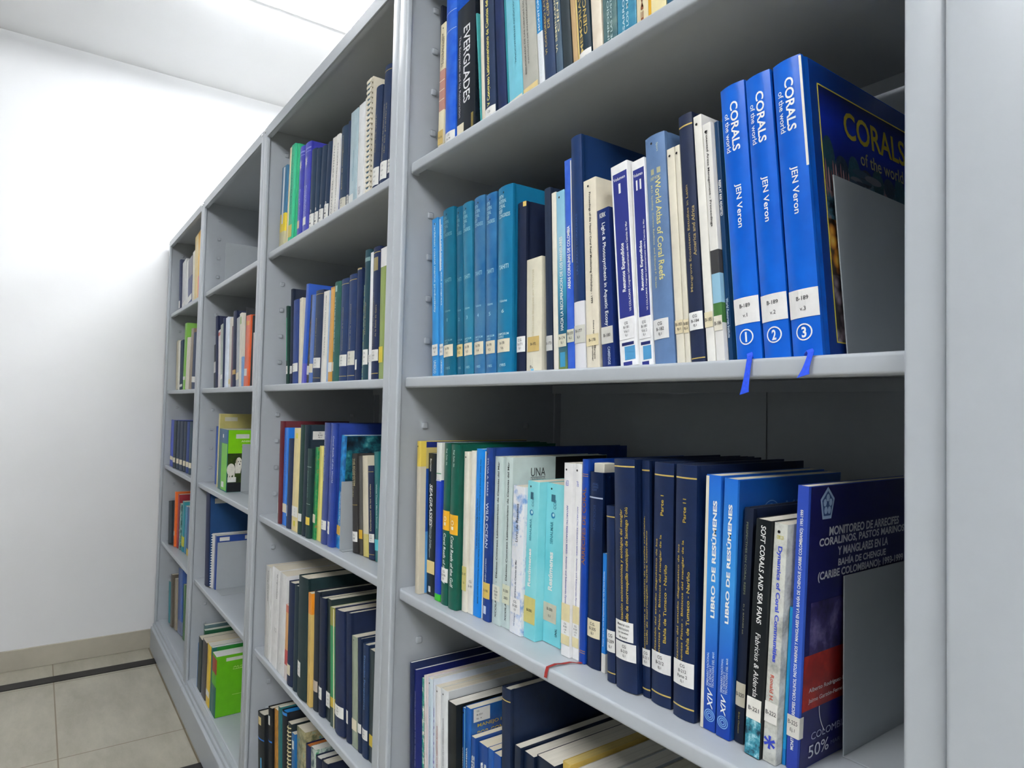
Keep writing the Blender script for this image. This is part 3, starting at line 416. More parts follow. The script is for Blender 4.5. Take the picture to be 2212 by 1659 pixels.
BK_DATA.update({
'M3':[
('p',(206,198,178),'cream book with yellow top, first from the left',{'bands':[(.83,1.0,(222,196,84))],'side':'b190','dot':.3,'d':.25}),
('p',(20,34,44),'black paperback with white seagrass title',{'t':[('Bortone','d',.87,.96,.35,.18,WH),('SEAGRASSES','d',.48,.78,.42,.36,WH,.02,.25),('Monitoring, Ecology,\nPhysiology, and Management','d',.26,.48,.4,.3,(190,200,200))],'lab':[(.15,.24,YL,'')],'bar':[(.02,.06,(200,205,205),.25,.5)]}),
('p',(26,64,186),'blue book with green foot and white head',{'bands':[(0,.04,(60,190,50)),(.76,1.0,(228,232,226))],'bar':[(.80,.805,(30,130,80)),(.755,.76,WH)]}),
('h',(14,84,70),'green gulf reef hardback, left of the pair',{'bar':[(.46,.58,(236,174,36))],'t':[('Riegl  Purkis  Eds.','d',.86,.965,.5,.2,(200,220,210)),('Coral Reefs of the Gulf','d',.13,.44,.5,.32,WH,.012,.1)],'lab':[(.14,.225,(228,228,224),'CG\nB-196\nEj.1')],'fx2':1,'r':.3}),
('h',(12,86,70),'green gulf reef hardback, right of the pair',{'bar':[(.45,.57,(236,174,36))],'t':[('Riegl  Purkis  Eds.','d',.86,.965,.5,.2,(200,220,210)),('Coral Reefs of the Gulf','d',.13,.44,.5,.32,WH,.012,.1)],'fx2':1,'r':.3}),
('p',(228,224,210),'thin ivory paperback, left of two beside the green pair',{'lab':[(.13,.28,(214,204,130),'B-197\nEj.1')],'dot':.4}),
('p',(230,227,216),'thin ivory paperback, right of two beside the green pair',{'lab':[(.14,.22,(232,230,222),'CG\nB-197')]}),
('p',(16,134,226),'vivid sky-blue report with long black title',{'t':[('The State of Coral Reef Ecosystems of the United States and Pacific Freely Associated States: 2008','d',.08,.94,.66,.2,(20,50,90)),('NOAA Technical Memorandum NOS NCCOS 11','d',.40,.70,.34,.2,(20,50,90))]}),
('p',(232,230,222),'very thin torn white booklet',{}),
('h',(26,58,132),'navy-blue ocean photo book with yellow label',{'t':[('SYLVIA A. EARLE','d',.72,.94,.45,.2,(190,206,230)),('WILD OCEAN','d',.42,.68,.45,.38,(200,212,232)),('WOLCOTT HENRY','d',.22,.36,.45,.2,(170,190,220))],'lab':[(.13,.22,(216,186,96),'B-198')],'bar':[(.04,.085,(200,212,232),.2,.6)],'r':.25,'d':.31,'dot':.3}),
('p',(196,212,210),'pale grey-blue congress volume, left of the pair',{'t':[('XCOLACMAR  -  Décimo Congreso Latinoamericano de Ciencias del Mar','u',.04,.97,.5,.26,(30,40,44),.02)],'lab':[(.14,.23,(222,224,212),'CG.\nB-200\n2003\nEj.2',.05,.95)]}),
('p',(198,214,212),'pale grey-blue congress volume with university crest on cover',{'t':[('XCOLACMAR  -  Décimo Congreso Latinoamericano de Ciencias del Mar','u',.04,.97,.5,.26,(30,40,44),.02)],'lab':[(.14,.25,(216,220,196),'B-200\n2003',.05,.95)],'side':'una'}),
('p',(226,228,234),'white paperback printed with blue clouds',{'pic':(((.36,(226,230,238)),(.5,(232,234,238)),(.62,(120,160,214))),30,'noise',2.0),'t':[('Livro de Resumos','u',.62,.88,.42,.2,(40,50,70)),('Latinoamericano de Ciencias do Mar','u',.18,.50,.42,.14,(60,70,90)),('XII Congresso','u',.05,.16,.42,.14,(90,110,150))],'lab':[(.14,.24,(236,236,236),'CG.\nB-205\nEj.1',.05,.9)]}),
('p',(116,206,214),'turquoise abstracts volume with yellow label',{'mot':(150,222,228),'ms':12,'t':[('Resúmenes','u',.33,.57,.36,.24,WH,.03),('SENALMAR','u',.62,.76,.36,.16,(60,140,160)),('CCO','u',.84,.9,.5,.15,(60,120,150))],'lab':[(.10,.265,(206,196,120),'B-200',.0,.95)],'logo':1,'dot':.3}),
('p',(112,206,216),'turquoise abstracts volume with beige label',{'mot':(146,222,230),'ms':12,'t':[('Resúmenes','u',.33,.57,.36,.24,WH,.03),('SENALMAR','u',.62,.76,.36,.16,(60,140,160)),('CCO','u',.84,.9,.5,.15,(60,120,150)),('UNAL','u',.06,.11,.75,.12,(20,60,80))],'lab':[(.135,.25,(200,196,176),'B-200\nEj.2',.02,.75)],'logo':1,'dot':.3}),
('p',(234,234,234),'white Antarctic series paperback, left of the pair',{'t':[('ANTARCTIC RESEARCH SERIES:  Antarctic and Subantarctic Pycnogonida','d',.22,.78,.45,.22,(70,80,170)),('63','h',.88,.91,.4,.3,(120,130,200))],'lab':[(.18,.27,(226,214,168),''),(.11,.18,(236,236,234),'CG.\nB-201\nv.63\nEj.1'),(.06,.11,(226,214,168),'')],'dot':.3}),
('p',(236,236,236),'white Antarctic series paperback, right of the pair',{'t':[('ANTARCTIC RESEARCH SERIES:  Antarctic and Subantarctic Pycnogonida','d',.22,.78,.45,.22,(70,80,170)),('76','h',.88,.91,.4,.3,(120,130,200))],'lab':[(.18,.27,(226,214,168),''),(.11,.18,(236,236,234),'CG.\nB-201\nv.76\nEj.1'),(.06,.11,(226,214,168),'')],'dot':.3}),
('h',(20,66,160),'royal blue hardback with orange stamped title',{'bar':[(.05,.053,(190,130,70)),(.06,.063,(190,130,70)),(.915,.918,(190,130,70)),(.925,.928,(190,130,70))],'t':[('ARRECIFES DE CORAL','u',.48,.86,.5,.55,(150,96,50))],'r':.3,'ribbon':'red'}),
('h',(18,36,76),'dark navy hardback with cream label, slightly shorter',{'bar':[(.865,.872,(180,190,210))],'t':[('LANDALL\nCUSHING\n& JOINT','h',.90,.945,.5,.45,(60,84,130)),('ECOLOGY','d',.70,.83,.5,.16,(40,62,110))],'lab':[(.155,.245,(228,218,186),'C.G.\nB-205\nEj.1',.06,.95)],'d':.25,'pgt':1,'r':.35}),
('p',(30,130,220),'low thin sky-blue booklet among the navy books',{'bands':[(0,.16,(228,226,220))],'t':[('Bosques mas y mas vivos Del Departamento Del Valle Del Cauca-Colombia','u',.22,.85,.5,.34,(225,240,250))]}),
]+[('h',NV,lk,dict(bar=[(zz1,zz1+.006,GO) for zz1 in bz],t=[(s,'u',a,b_,x,hf,(196,168,70)) for s,a,b_,x,hf in tx],lab=[lw(s,a,b_,c) if n==0 else (a,b_,c,s,.04,.88) for n,(s,a,b_,c) in enumerate(lb)],r=.4)) for lk,bz,tx,lb in (
 ('short navy thesis with white label numbered 209',(.935,.05),(),[('CG\nB-209\nEj.1',.17,.29,(230,230,228))]),
 ('wide navy thesis with red-edged warning sticker',(.965,),[('caracterización socioeconómica y ecológica del manglar',.22,.78,.42,.16),('en el Golfo de morrosquillo municipio de Santiago Tolú',.22,.79,.66,.16)],[('CG\nB-210\nEj.1',.13,.205,(232,232,230)),('Material con\nrestriccion\npor derechos\nde autor',.212,.295,(236,236,234))]),
 ('narrow navy thesis about artificial reefs',(.955,.03),[('construccion e instalación de arrecifes artificiales,',.2,.76,.38,.2),('Golfo de morrosquillo Caribe Colombiano',.22,.70,.68,.2)],[('CG\nB-211\nEj.1',.13,.20,(222,222,220))]),
 ('navy Tumaco mangrove thesis, part one',(.945,.045),[('Actualización del estudio diagnóstico de los',.15,.68,.24,.13),('componentes Físico - Bióticos del manglar de la',.14,.70,.46,.13),('Bahía de Tumaco - Nariño',.26,.58,.7,.13),('Parte 1',.78,.865,.5,.15)],[('CG\nB-212\nEj.1',.135,.215,(226,226,226))]),
 ('navy Tumaco mangrove thesis, part two',(.945,.045),[('Actualización del estudio diagnóstico de los',.15,.68,.24,.13),('componentes Físico - Bióticos del manglar de la',.14,.70,.46,.13),('Bahía de Tumaco - Nariño',.26,.58,.7,.13),('Parte 11',.77,.865,.5,.15)],[('CG\nB-212\nParte 2\nEj.1',.13,.225,(230,230,228))]))]+[
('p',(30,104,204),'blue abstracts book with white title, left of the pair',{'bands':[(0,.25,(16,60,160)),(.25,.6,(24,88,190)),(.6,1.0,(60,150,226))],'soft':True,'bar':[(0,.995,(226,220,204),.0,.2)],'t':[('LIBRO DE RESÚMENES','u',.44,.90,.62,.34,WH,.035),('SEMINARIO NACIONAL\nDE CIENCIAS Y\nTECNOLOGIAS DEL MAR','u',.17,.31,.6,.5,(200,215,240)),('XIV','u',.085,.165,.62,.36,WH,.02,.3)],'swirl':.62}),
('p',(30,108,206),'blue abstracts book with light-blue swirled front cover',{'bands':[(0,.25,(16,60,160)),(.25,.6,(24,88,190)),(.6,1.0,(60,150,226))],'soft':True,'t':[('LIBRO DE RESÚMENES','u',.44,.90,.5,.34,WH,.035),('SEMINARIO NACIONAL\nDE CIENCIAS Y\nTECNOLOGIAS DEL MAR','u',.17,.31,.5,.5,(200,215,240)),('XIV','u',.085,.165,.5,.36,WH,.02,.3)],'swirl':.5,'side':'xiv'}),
('h',(24,32,58),'dark blue book of perspectives on reefs',{'t':[('PERSPECTIVES ON CORAL REEFS','d',.63,.94,.45,.2,(120,126,100)),('D. J. BARNES ed.','d',.46,.59,.45,.16,(150,150,120)),('Brian Clouston','d',.04,.13,.5,.16,(150,140,80))],'lab':[(.155,.255,(206,200,180),'B-220')],'pg':(228,222,206)}),
('p',(24,24,28),'black field guide with cyan coral photo at foot',{'t':[('SOFT CORALS AND SEA FANS','d',.56,.975,.52,.32,WH,.015,.15),('Fabricius & Aldersla','d',.25,.52,.52,.32,WH,.0,.15)],'lab':[(.155,.245,(234,232,224),'B-221')],'foot':(0,.155,((.4,(12,40,60)),(.52,(60,150,170)),(.62,(190,230,236))),60),'pg':(232,226,210)}),
('p',(196,198,190),'grey mottled book with blue title about dynamics',{'pic':(((.35,(150,152,146)),(.5,(214,216,208)),(.65,(186,190,180))),25,'noise',4.0),'t':[('CBS 23','h',.935,.95,.5,.5,(210,200,60)),('Dynamics of Coral Communities','d',.42,.905,.5,.40,(60,80,200),.03),('Ronald H.','d',.255,.365,.45,.28,(206,80,60))],'lab':[(.165,.25,(234,232,226),'B-222')],'star':1,'dot':.4}),
('p',(22,150,206),'low thin cyan booklet beside the reef-monitoring book',{'bands':[(0,.1,(16,120,190))]}),
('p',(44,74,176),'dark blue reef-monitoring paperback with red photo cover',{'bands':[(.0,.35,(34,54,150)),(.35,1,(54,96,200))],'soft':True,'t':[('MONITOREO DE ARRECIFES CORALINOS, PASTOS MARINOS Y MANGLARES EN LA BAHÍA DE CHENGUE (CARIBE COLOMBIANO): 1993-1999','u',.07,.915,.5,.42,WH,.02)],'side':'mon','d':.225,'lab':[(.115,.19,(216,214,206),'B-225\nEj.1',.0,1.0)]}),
],
'M4':[
('p',(34,40,84),'thin dark navy booklet against the side panel',{'pg':(236,232,222)}),
('p',(32,36,110),'thin indigo booklet with small white spine print',{'t':[('Informe del estado de los ambientes marinos','u',.2,.85,.5,.3,(190,195,220))],'pg':(236,232,222)}),
('p',(60,140,130),'green and white wave-patterned booklet',{'pic':(((.38,(20,110,100)),(.5,(70,160,140)),(.6,(230,236,220))),80,'noise',5.0)}),
('p',(232,230,226),'white report with pinkish print, right of wave pattern',{'t':[('INFORME DEL ESTADO DE LOS AMBIENTES','u',.3,.8,.5,.3,(150,110,100))]}),
('p',(228,214,214),'pale pink thin report',{}),
('p',(190,216,232),'pale blue report with clouded spine',{'mot':(222,232,238),'ms':14,'t':[('INFORME DEL ESTADO DE LOS AMBIENTES MARINOS','u',.4,.8,.4,.12,(90,100,120)),('Año 2003','u',.15,.3,.4,.12,(90,100,120))],'dot':.3}),
('p',(214,222,234),'very thin bluish white report',{'t':[('Informe','u',.3,.8,.5,.4,(100,90,170))]}),
('p',(232,232,232),'white report with red spine print',{'t':[('INFORME DEL ESTADO DE LOS AMBIENTES MARINOS','u',.2,.72,.4,.16,(170,70,60))],'dot':.4}),
('p',(224,228,230),'whitish report with plain grey-white cover',{'t':[('DIAGNOSTICO DEL ESTADO DE LOS AMBIENTES MARINOS','u',.3,.8,.4,.14,(110,110,120))],'dot':.4,'side':'plain'}),
('p',(26,26,28),'black paperback with faint gold title',{'t':[('...de Mangle','u',.05,.35,.5,.3,(150,130,80))],'pg':(236,232,222)}),
('p',(20,84,160),'blue regional volume, left of the pair',{'bar':[(0,.995,(120,190,226),.78,1.0)],'t':[('LOCALES, CARIBE DE COLOMBIA','u',.05,.72,.3,.24,WH),('CONVENIO EURODESA','u',.05,.5,.6,.18,WH)],'pg':(236,228,206),'dot':.4}),
('p',(22,92,170),'blue regional volume with white call label on cover',{'t':[('LOCALES, CARIBE DE COLOMBIA','u',.05,.72,.35,.26,WH),('CONVENIO EURODESA','u',.05,.5,.7,.2,WH)],'side':'manejo','pg':(240,232,212)}),
('p',(24,70,140),'short blue book with bold white title, left of pair',{'t':[('de Colombia','u',.3,.85,.35,.34,WH,.03),('os olvidados','u',.3,.85,.72,.3,WH,.03)],'pg':(236,226,202)}),
('p',(22,66,136),'short blue book with bold white title, right of pair',{'t':[('/Colombia','u',.3,.85,.35,.34,WH,.03),('olvidados','u',.3,.85,.72,.3,WH,.03)],'pg':(236,226,202)}),
('p',(24,84,160),'smaller blue booklet, left of two before the big navy',{'t':[('corpoguajira','u',.3,.8,.5,.3,(200,220,240))],'pg':(232,222,200)}),
('p',(22,74,150),'smaller blue booklet touching the big navy book',{'t':[('corpoguajira','u',.3,.8,.5,.3,(200,220,240))],'pg':(232,222,200)}),
('h',(28,40,72),'big navy hardback with wide plain cover',{'bar':[(.94,.945,GO)],'d':.30,'pg':(232,226,212)}),
]+[('p',(20,34,60),'navy paperback, cream top edge, %s in tight row'%o,{'pg':(236,230,216),'d':.25}) for o in ('first','second','third')]+[
('p',(206,176,90),'mustard-edged magazine after the cream-topped row',{'pg':(214,190,120),'d':.25}),
('p',(210,208,200),'grey-white report, first after the mustard magazine',{'pg':(228,224,214),'d':.25}),
('p',(196,204,210),'bluish-white report, second after the mustard magazine',{'pg':(230,226,218),'d':.25}),
('p',(190,184,160),'khaki report, third after the mustard magazine',{'pg':(220,214,196),'d':.25}),
('p',(60,70,90),'slate report, fourth after the mustard magazine',{'pg':(222,218,208),'d':.25})],
})
def th(lk,c=NV,**k): return ('h',c,lk,dict(k))
def gl(*a,col=(150,140,110)): return [(s,'u',z0,z1,xc,hf,col) for s,z0,z1,xc,hf in a]
lab3=lambda s='CG\nB-10\nEj.1',z0=.09,z1=.2,c=W_:[(z0,z1,c,s)]
BK_DATA.update({
'A1':[
('p',(170,160,60),'short picture book, yellow below and blue above',{'bands':[(0,.2,(196,190,150)),(.2,.42,(226,200,30)),(.42,1,(40,110,150))],'bar':[(.3,.99,(216,220,226),.3,.6)]}),
('p',(226,214,176),'cream paperback left of the green one',{}),
('p',(40,190,140),'mint-green paperback with yellow label',{'lab':[(.08,.2,(214,200,110),'')],'t':[('CONGRESO','d',.3,.9,.5,.2,(20,120,90))]}),
('p',(20,180,120),'taller green paperback behind the mint one',{}),
]+[('h',(62,66,176),'royal blue hardback with white star, %s of the pair'%o,{'t':[('Contributions to\nCaribbean science','d',.12,.55,.5,.4,(170,175,225))],'burst':1,'lab':[(.14,.22,l,'',.2,.7)],'bar':[(.93,.945,(150,155,220)),(.90,.906,(150,155,220))],'r':.3}) for o,l in (('left',(222,200,170)),('right',W_))]+[
th('slate-navy thesis beside the star pair, first of four',(56,66,92),lab=lab3('CG\nB\n-\n01',.06,.24),bead=1),
th('slate-navy thesis beside the star pair, second of four',(54,64,90),lab=lab3('CG\nB\n-\n02',.06,.24),bead=1),
th('slate-navy thesis beside the star pair, third of four',(50,60,86),lab=lab3('CG\nB\n-\n03',.06,.24),bead=1),
th('slate-navy thesis beside the star pair, fourth of four',(48,58,86),lab=lab3('CG\nB\n-\n04',.08,.26),bead=1),
('p',(226,224,216),'white report with vertical print, left of the pair',{'t':[('ANALES DEL INSTITUTO','u',.1,.9,.6,.24,(90,90,90))]}),
('p',(230,228,222),'white report with vertical print, right of the pair',{'t':[('INVESTIGACIONES MARINAS','u',.1,.9,.6,.2,(90,90,90))]}),
('p',(24,70,150),'thin blue booklet next to the white reports',{}),
th('grey-navy gold-lettered book right of the white reports',(66,72,96),lab=lab3(c=(210,206,190)),t=gl(('Boletin de investigaciones',.3,.9,.5,.2))),
th('narrow navy hardback before the pale blue book',(50,58,92),lab=lab3(c=(190,190,186))),
('p',(168,190,198),'pale blue-grey wide paperback',{'t':[('Investigaciones','u',.3,.6,.5,.16,(110,160,180))],'lab':[(.05,.17,(220,222,218),'',.0,.6)]}),
('p',(228,230,230),'wide white paperback, left of two',{'t':[('B10','h',.12,.2,.45,.3,(140,140,140))]}),
('p',(234,232,226),'white paperback, right of two',{}),
('p',(224,216,196),'comb-bound teal report with cream comb spine',{'comb':1}),
th('navy thesis just right of the comb binding',(44,54,90),lab=lab3(z0=.1,z1=.26),t=gl(('CG. DE VIDA',.4,.75,.4,.16))),
th('taller navy thesis with gold print and label',(50,58,94),lab=lab3(z0=.1,z1=.24),t=gl(('Estudio de la estructura',.25,.7,.35,.16),('de las praderas',.3,.7,.65,.16)),bar=[(.955,.96,GO)]),
th('narrow navy thesis at the right end',(40,48,84),lab=lab3(z0=.12,z1=.22)),
],
'A2':[
th('thin black-green book at the left end',(24,60,54),lab=lab3(z0=.13,z1=.23),bar=[(.3,.85,(40,150,110),.3,.7)]),
th('tall dark navy book, second from the left',(28,36,60),lab=lab3(z0=.11,z1=.19)),
th('blue-navy hardback with white label low',(40,64,128),lab=lab3('CG\nB\nEj.1',.14,.24)),
('p',(222,214,190),'cream paperback between blue books',{'dot':.5}),
('p',(40,90,190),'bright blue tall paperback',{'bands':[(0,.2,(90,90,190))]}),
('p',(60,70,50),'dark mottled green-brown paperback',{'pic':(((.4,(30,40,26)),(.55,(90,80,50)),(.65,(150,90,60))),60,'noise',7.0),'lab':[(.1,.2,W_,'')]}),
('p',(64,104,178),'medium blue paperback',{'lab':lab3('',.12,.22,CR)}),
th('dark navy gold-crested thesis left of white',(52,56,88),bar=[(.955,.96,GO),(.05,.055,GO)],lab=lab3(z0=.16,z1=.27),t=gl(('Distribucion y abundancia',.3,.7,.4,.16))),
('p',(226,224,216),'wide white paperback with small print',{'t':[('MARINE POLLUTION BULLETIN','d',.3,.95,.5,.14,(120,120,120))]}),
('p',(150,180,214),'thin light-blue booklet',{}),
('p',(214,156,60),'orange paperback',{'lab':[(.11,.21,W_,'')],'bar':[(.98,.999,(190,130,40))]}),
th('dark green hardback with white title',(40,92,84),t=[('THE SEA CAN BE GIVEN AND TAUGHT','d',.3,.85,.35,.2,(200,215,205))],lab=[(.11,.2,CR,'',.0,.4)],bar=[(.9,.96,(150,180,170),.3,.6)]),
th('navy thesis right of the green hardback',(48,62,108),bar=[(.945,.95,GO),(.05,.055,GO)],t=gl(('Caracterizacion de la comunidad',.3,.72,.5,.1)),lab=lab3(z0=.15,z1=.26)),
th('navy thesis with cream label, next to tallest',(50,62,108),bar=[(.945,.95,GO),(.05,.055,GO)],t=gl(('Estudio de la comunidad',.3,.72,.5,.1)),lab=lab3(z0=.15,z1=.28,c=(214,212,200))),
th('dark navy thesis with worn cream head',(32,46,88),lab=[(.1,.19,W_,'',.0,.6)],bar=[(.985,.999,(180,160,120))]),
('p',(60,140,150),'sliver of a bright photo booklet',{'pic':(((.4,(30,110,150)),(.55,(180,200,160)),(.65,(120,140,40))),80,'noise',8.0)}),
th('tall dark green hardback',(44,76,86),lab=lab3('CG\nB-4\nEj.1',.12,.235),t=gl(('Marine Ecology',.35,.6,.5,.2)),bar=[(.91,.94,(120,150,150))]),
('p',(238,238,240),'tall thin white paperback',{'lab':lab3('CG\nB\nEj',.14,.2)}),
th('tall navy gold-crested thesis with white band label',(34,42,84),bar=[(.955,.96,GO),(.045,.05,GO),(.82,.92,(150,136,90),.25,.8)],t=gl(('Taxonomia de los Gasteropodos',.25,.66,.35,.15),('de la Bahia de Gaira',.32,.56,.68,.15)),lab=lab3('C\nB-50\nEj.1',.14,.225)),
('p',(140,160,80),'olive-green paperback with white top, right end',{'bands':[(.855,1.0,(236,236,236))],'lab':[(.13,.25,(220,200,70),'')],'mot':None} and {'bands':[(.855,1.0,(236,236,236)),(0,.13,(150,170,100))],'lab':[(.13,.25,(220,200,70),'',.0,.6)]}),
],
'A3':[
('h',(92,22,34),'maroon hardback at the left end',{'lab':[(.1,.2,W_,'',.0,.35)],'d':.2}),
('p',(20,120,220),'vivid blue paperback with tan label',{'lab':[(.13,.22,CR,'')],'t':[('WORKSHOP ON','d',.4,.9,.5,.18,(20,80,170))]}),
th('small navy hardback beside vivid blue',(34,46,84),lab=[(.13,.25,W_,'',.0,.4)]),
('p',(228,210,150),'pale yellow paperback with white label',{'lab':lab3('A\nB\nEj',.14,.24),'bar':[(.05,.10,(220,210,50),.3,.6),(.9,.95,(220,210,50),.3,.6)]}),
th('dark green hardback right of pale yellow',(28,60,54),lab=[(.12,.19,(222,222,220),'')]),
th('dark slate hardback with white cover label',(36,48,62),side='lab',d=.3),
('h',(24,58,56),'short dark green hardback with yellow label',{'bar':[(.795,.8,(170,190,180)),(.38,.384,(170,190,180))],'t':[('Biology of the sea','d',.45,.75,.5,.2,(90,130,120))],'lab':[(.15,.235,(226,196,80),'')]}),
('p',(30,130,80),'green spined paperback with red speckles',{'pic':(((.4,(24,120,70)),(.55,(40,150,80)),(.66,(160,110,60))),80,'noise',9.0),'lab':[(.18,.27,CR,'')]}),
('p',(226,214,120),'yellow-cream paperback before the twin blue books',{}),
('h',(56,72,134),'tall blue hardback, left of the twins',{'t':[('Coral Reefs of the World','d',.52,.9,.4,.18,(190,196,214))],'lab':lab3('CG\nB-7\nEj.1',.12,.195),'r':.35}),
('h',(40,66,150),'tall blue hardback, right of the twins',{'t':[('Coral Reefs of the World','d',.52,.9,.75,.14,(200,206,224)),('Volume 2: Indian Ocean','d',.56,.9,.35,.12,(190,196,214))],'lab':[(.1,.2,W_,'CG\nB-7',.0,.6)],'r':.35}),
('p',(40,150,220),'cyan spined book with dark coral photo cover',{'t':[('UNEP Regional Seas Coral Reef Directories','u',.1,.5,.5,.3,WH)],'lab':[(.12,.2,(214,170,70),'')],'side':'coral','mot':(20,90,150)}),
('h',(50,48,48),'black ecosystem hardback just right of the bookend',{'t':[('THE ECOSYSTEM\nCONCEPT IN NATURAL','d',.55,.95,.5,.5,(196,184,140))],'bar':[(.475,.48,GO)],'lab':[(.11,.21,W_,'CG\nB-78')]}),
('p',(86,84,80),'slim grey-brown leaning book',{'lab':[(.16,.25,(226,180,50),'')],'bands':[(0,.16,(60,56,46))]}),
('p',(222,214,190),'cream leaning paperback',{'bands':[(0,.22,(222,206,120))]}),
th('navy leaning thesis with gold lines',NV,bar=[(.93,.935,GO),(.05,.055,GO)],t=[('Distribucion de los Corales','u',.3,.8,.6,.18,(214,200,150))],lab=[(.18,.27,W_,'CG\nB-80\nEj.1',.3,1.0)]),
('p',(20,110,110),'teal book at the right end with white print',{'t':[('White Tissue Marine Sources','d',.3,.7,.5,.2,(210,230,230))],'lab':[(.1,.2,(90,200,210),'')]}),
],
'A4':[
('p',(206,206,204),'white box-like volume leftmost with grey print',{'t':[('Proceedings of the symposium','d',.62,.95,.5,.3,(120,120,120))],'bar':[(.0,.99,(235,235,235),.85,1.0)]}),
('p',(226,226,226),'thick white volume, second from the left',{'bar':[(0,.99,(240,240,240),.0,.25)],'t':[('symposium','d',.7,.95,.7,.2,(120,120,120)),('1 2','h',.36,.4,.7,.2,(120,120,120))]}),
('p',(222,222,222),'thick white volume, third from the left',{'t':[('.','h',.1,.11,.5,.05,(120,120,120))]}),
('p',(220,120,96),'thin salmon and red booklet',{'bands':[(0,.2,(226,214,210)),(.2,.4,(200,80,80)),(.4,.9,(226,170,110))]}),
th('navy hardback with beige label after the white set',(36,44,78),lab=[(.1,.2,CR,'',.05,.75)]),
th('dark slate hardback with pale top edge',(44,56,66)),
th('large dark green hardback with white label',(24,52,54),lab=[(.17,.29,W_,'CG\nB-71\nEj.1',.1,.5)],d=.3),
('p',(212,180,104),'tan paperback with orange top',{'bands':[(.81,1.0,(226,140,20))]}),
th('charcoal-brown hardback with beige label',(46,44,56),lab=[(.16,.25,(190,176,160),'')]),
th('navy hardback with shining top corner',(28,36,66),lab=[(.14,.24,W_,'CG\nB',.1,.75)],d=.3),
('p',(40,50,50),'dark stitched booklet left of the green one',{'lab':[(.11,.23,W_,'CG\nB-75\nEj.1')]}),
('p',(40,150,90),'bright green paperback with cream edges',{'bands':[(0,.16,(40,70,56)),(.16,.24,(220,190,60)),(.84,1.0,(150,150,60))],'bar':[(0,.99,(226,216,180),.75,1.0)]}),
th('wide navy thesis right of bright green',(40,46,84),lab=[(.14,.23,W_,'CG\nB-76\nEj.1')]),
th('navy thesis with teal card on its cover',(28,38,74),lab=[(.14,.24,W_,'',.1,.6)],side='tealcard'),
('p',(150,160,140),'grey-green thin book',{'lab':[(.15,.25,CR,'')],'dot':.4}),
th('thin navy book left of estuarine title',(34,46,78),lab=[(.17,.25,W_,'')]),
('h',(30,52,90),'navy hardback with estuarine title',{'t':[('Estuarine Perspectives','d',.42,.9,.5,.3,(90,130,180))],'lab':[(.16,.25,W_,'CG\nB-78\nEj.1')]}),
('p',(60,62,66),'dark grey book at right end, yellow foot',{'bands':[(.14,.24,(216,190,60))]}),
],
'A5':[
('h',(24,24,28),'black binder leftmost with blue rule',{'lab':[(.87,.96,YL,'67',.3,.7)],'bar':[(.7,.715,(30,110,200)),(.2,.5,(80,180,230),.6,.72)],'ringlet':1}),
('h',(22,22,26),'black binder second from left',{'lab':[(.83,.92,W_,'',.3,.7)],'bar':[(.66,.675,(30,110,200))]}),
('p',(196,140,50),'orange-brown paperback',{'mot':(160,110,50)}),
('p',(40,110,110),'teal-green paperback',{}),
('h',(22,24,34),'black hardback with blue edge stripe',{'bar':[(.97,.995,(30,130,210))],'pg':(40,130,200)}),
('p',(40,44,48),'spiral bound dark notebook',{'comb':2}),
('p',(20,100,160),'blue paperback between spiral and photo book',{'bar':[(.85,.93,W_,.2,.7)]}),
('p',(150,150,120),'khaki photo paperback',{'pic':(((.4,(90,100,70)),(.55,(170,160,120)),(.65,(80,150,150))),40,'noise',12.0)}),
('h',(30,34,80),'navy picture book with orange top',{'pg':(200,120,60)}),
('p',(60,90,90),'teal-green photo book near the shelf edge',{'pic':(((.4,(40,80,90)),(.55,(200,210,200)),(.65,(60,140,90))),40,'noise',13.0),'pg':(230,228,220)}),
('h',(28,36,66),'navy hardback, second from right',{'pg':(230,228,220)}),
('h',(26,32,60),'navy hardback, rightmost visible',{}),
],
})
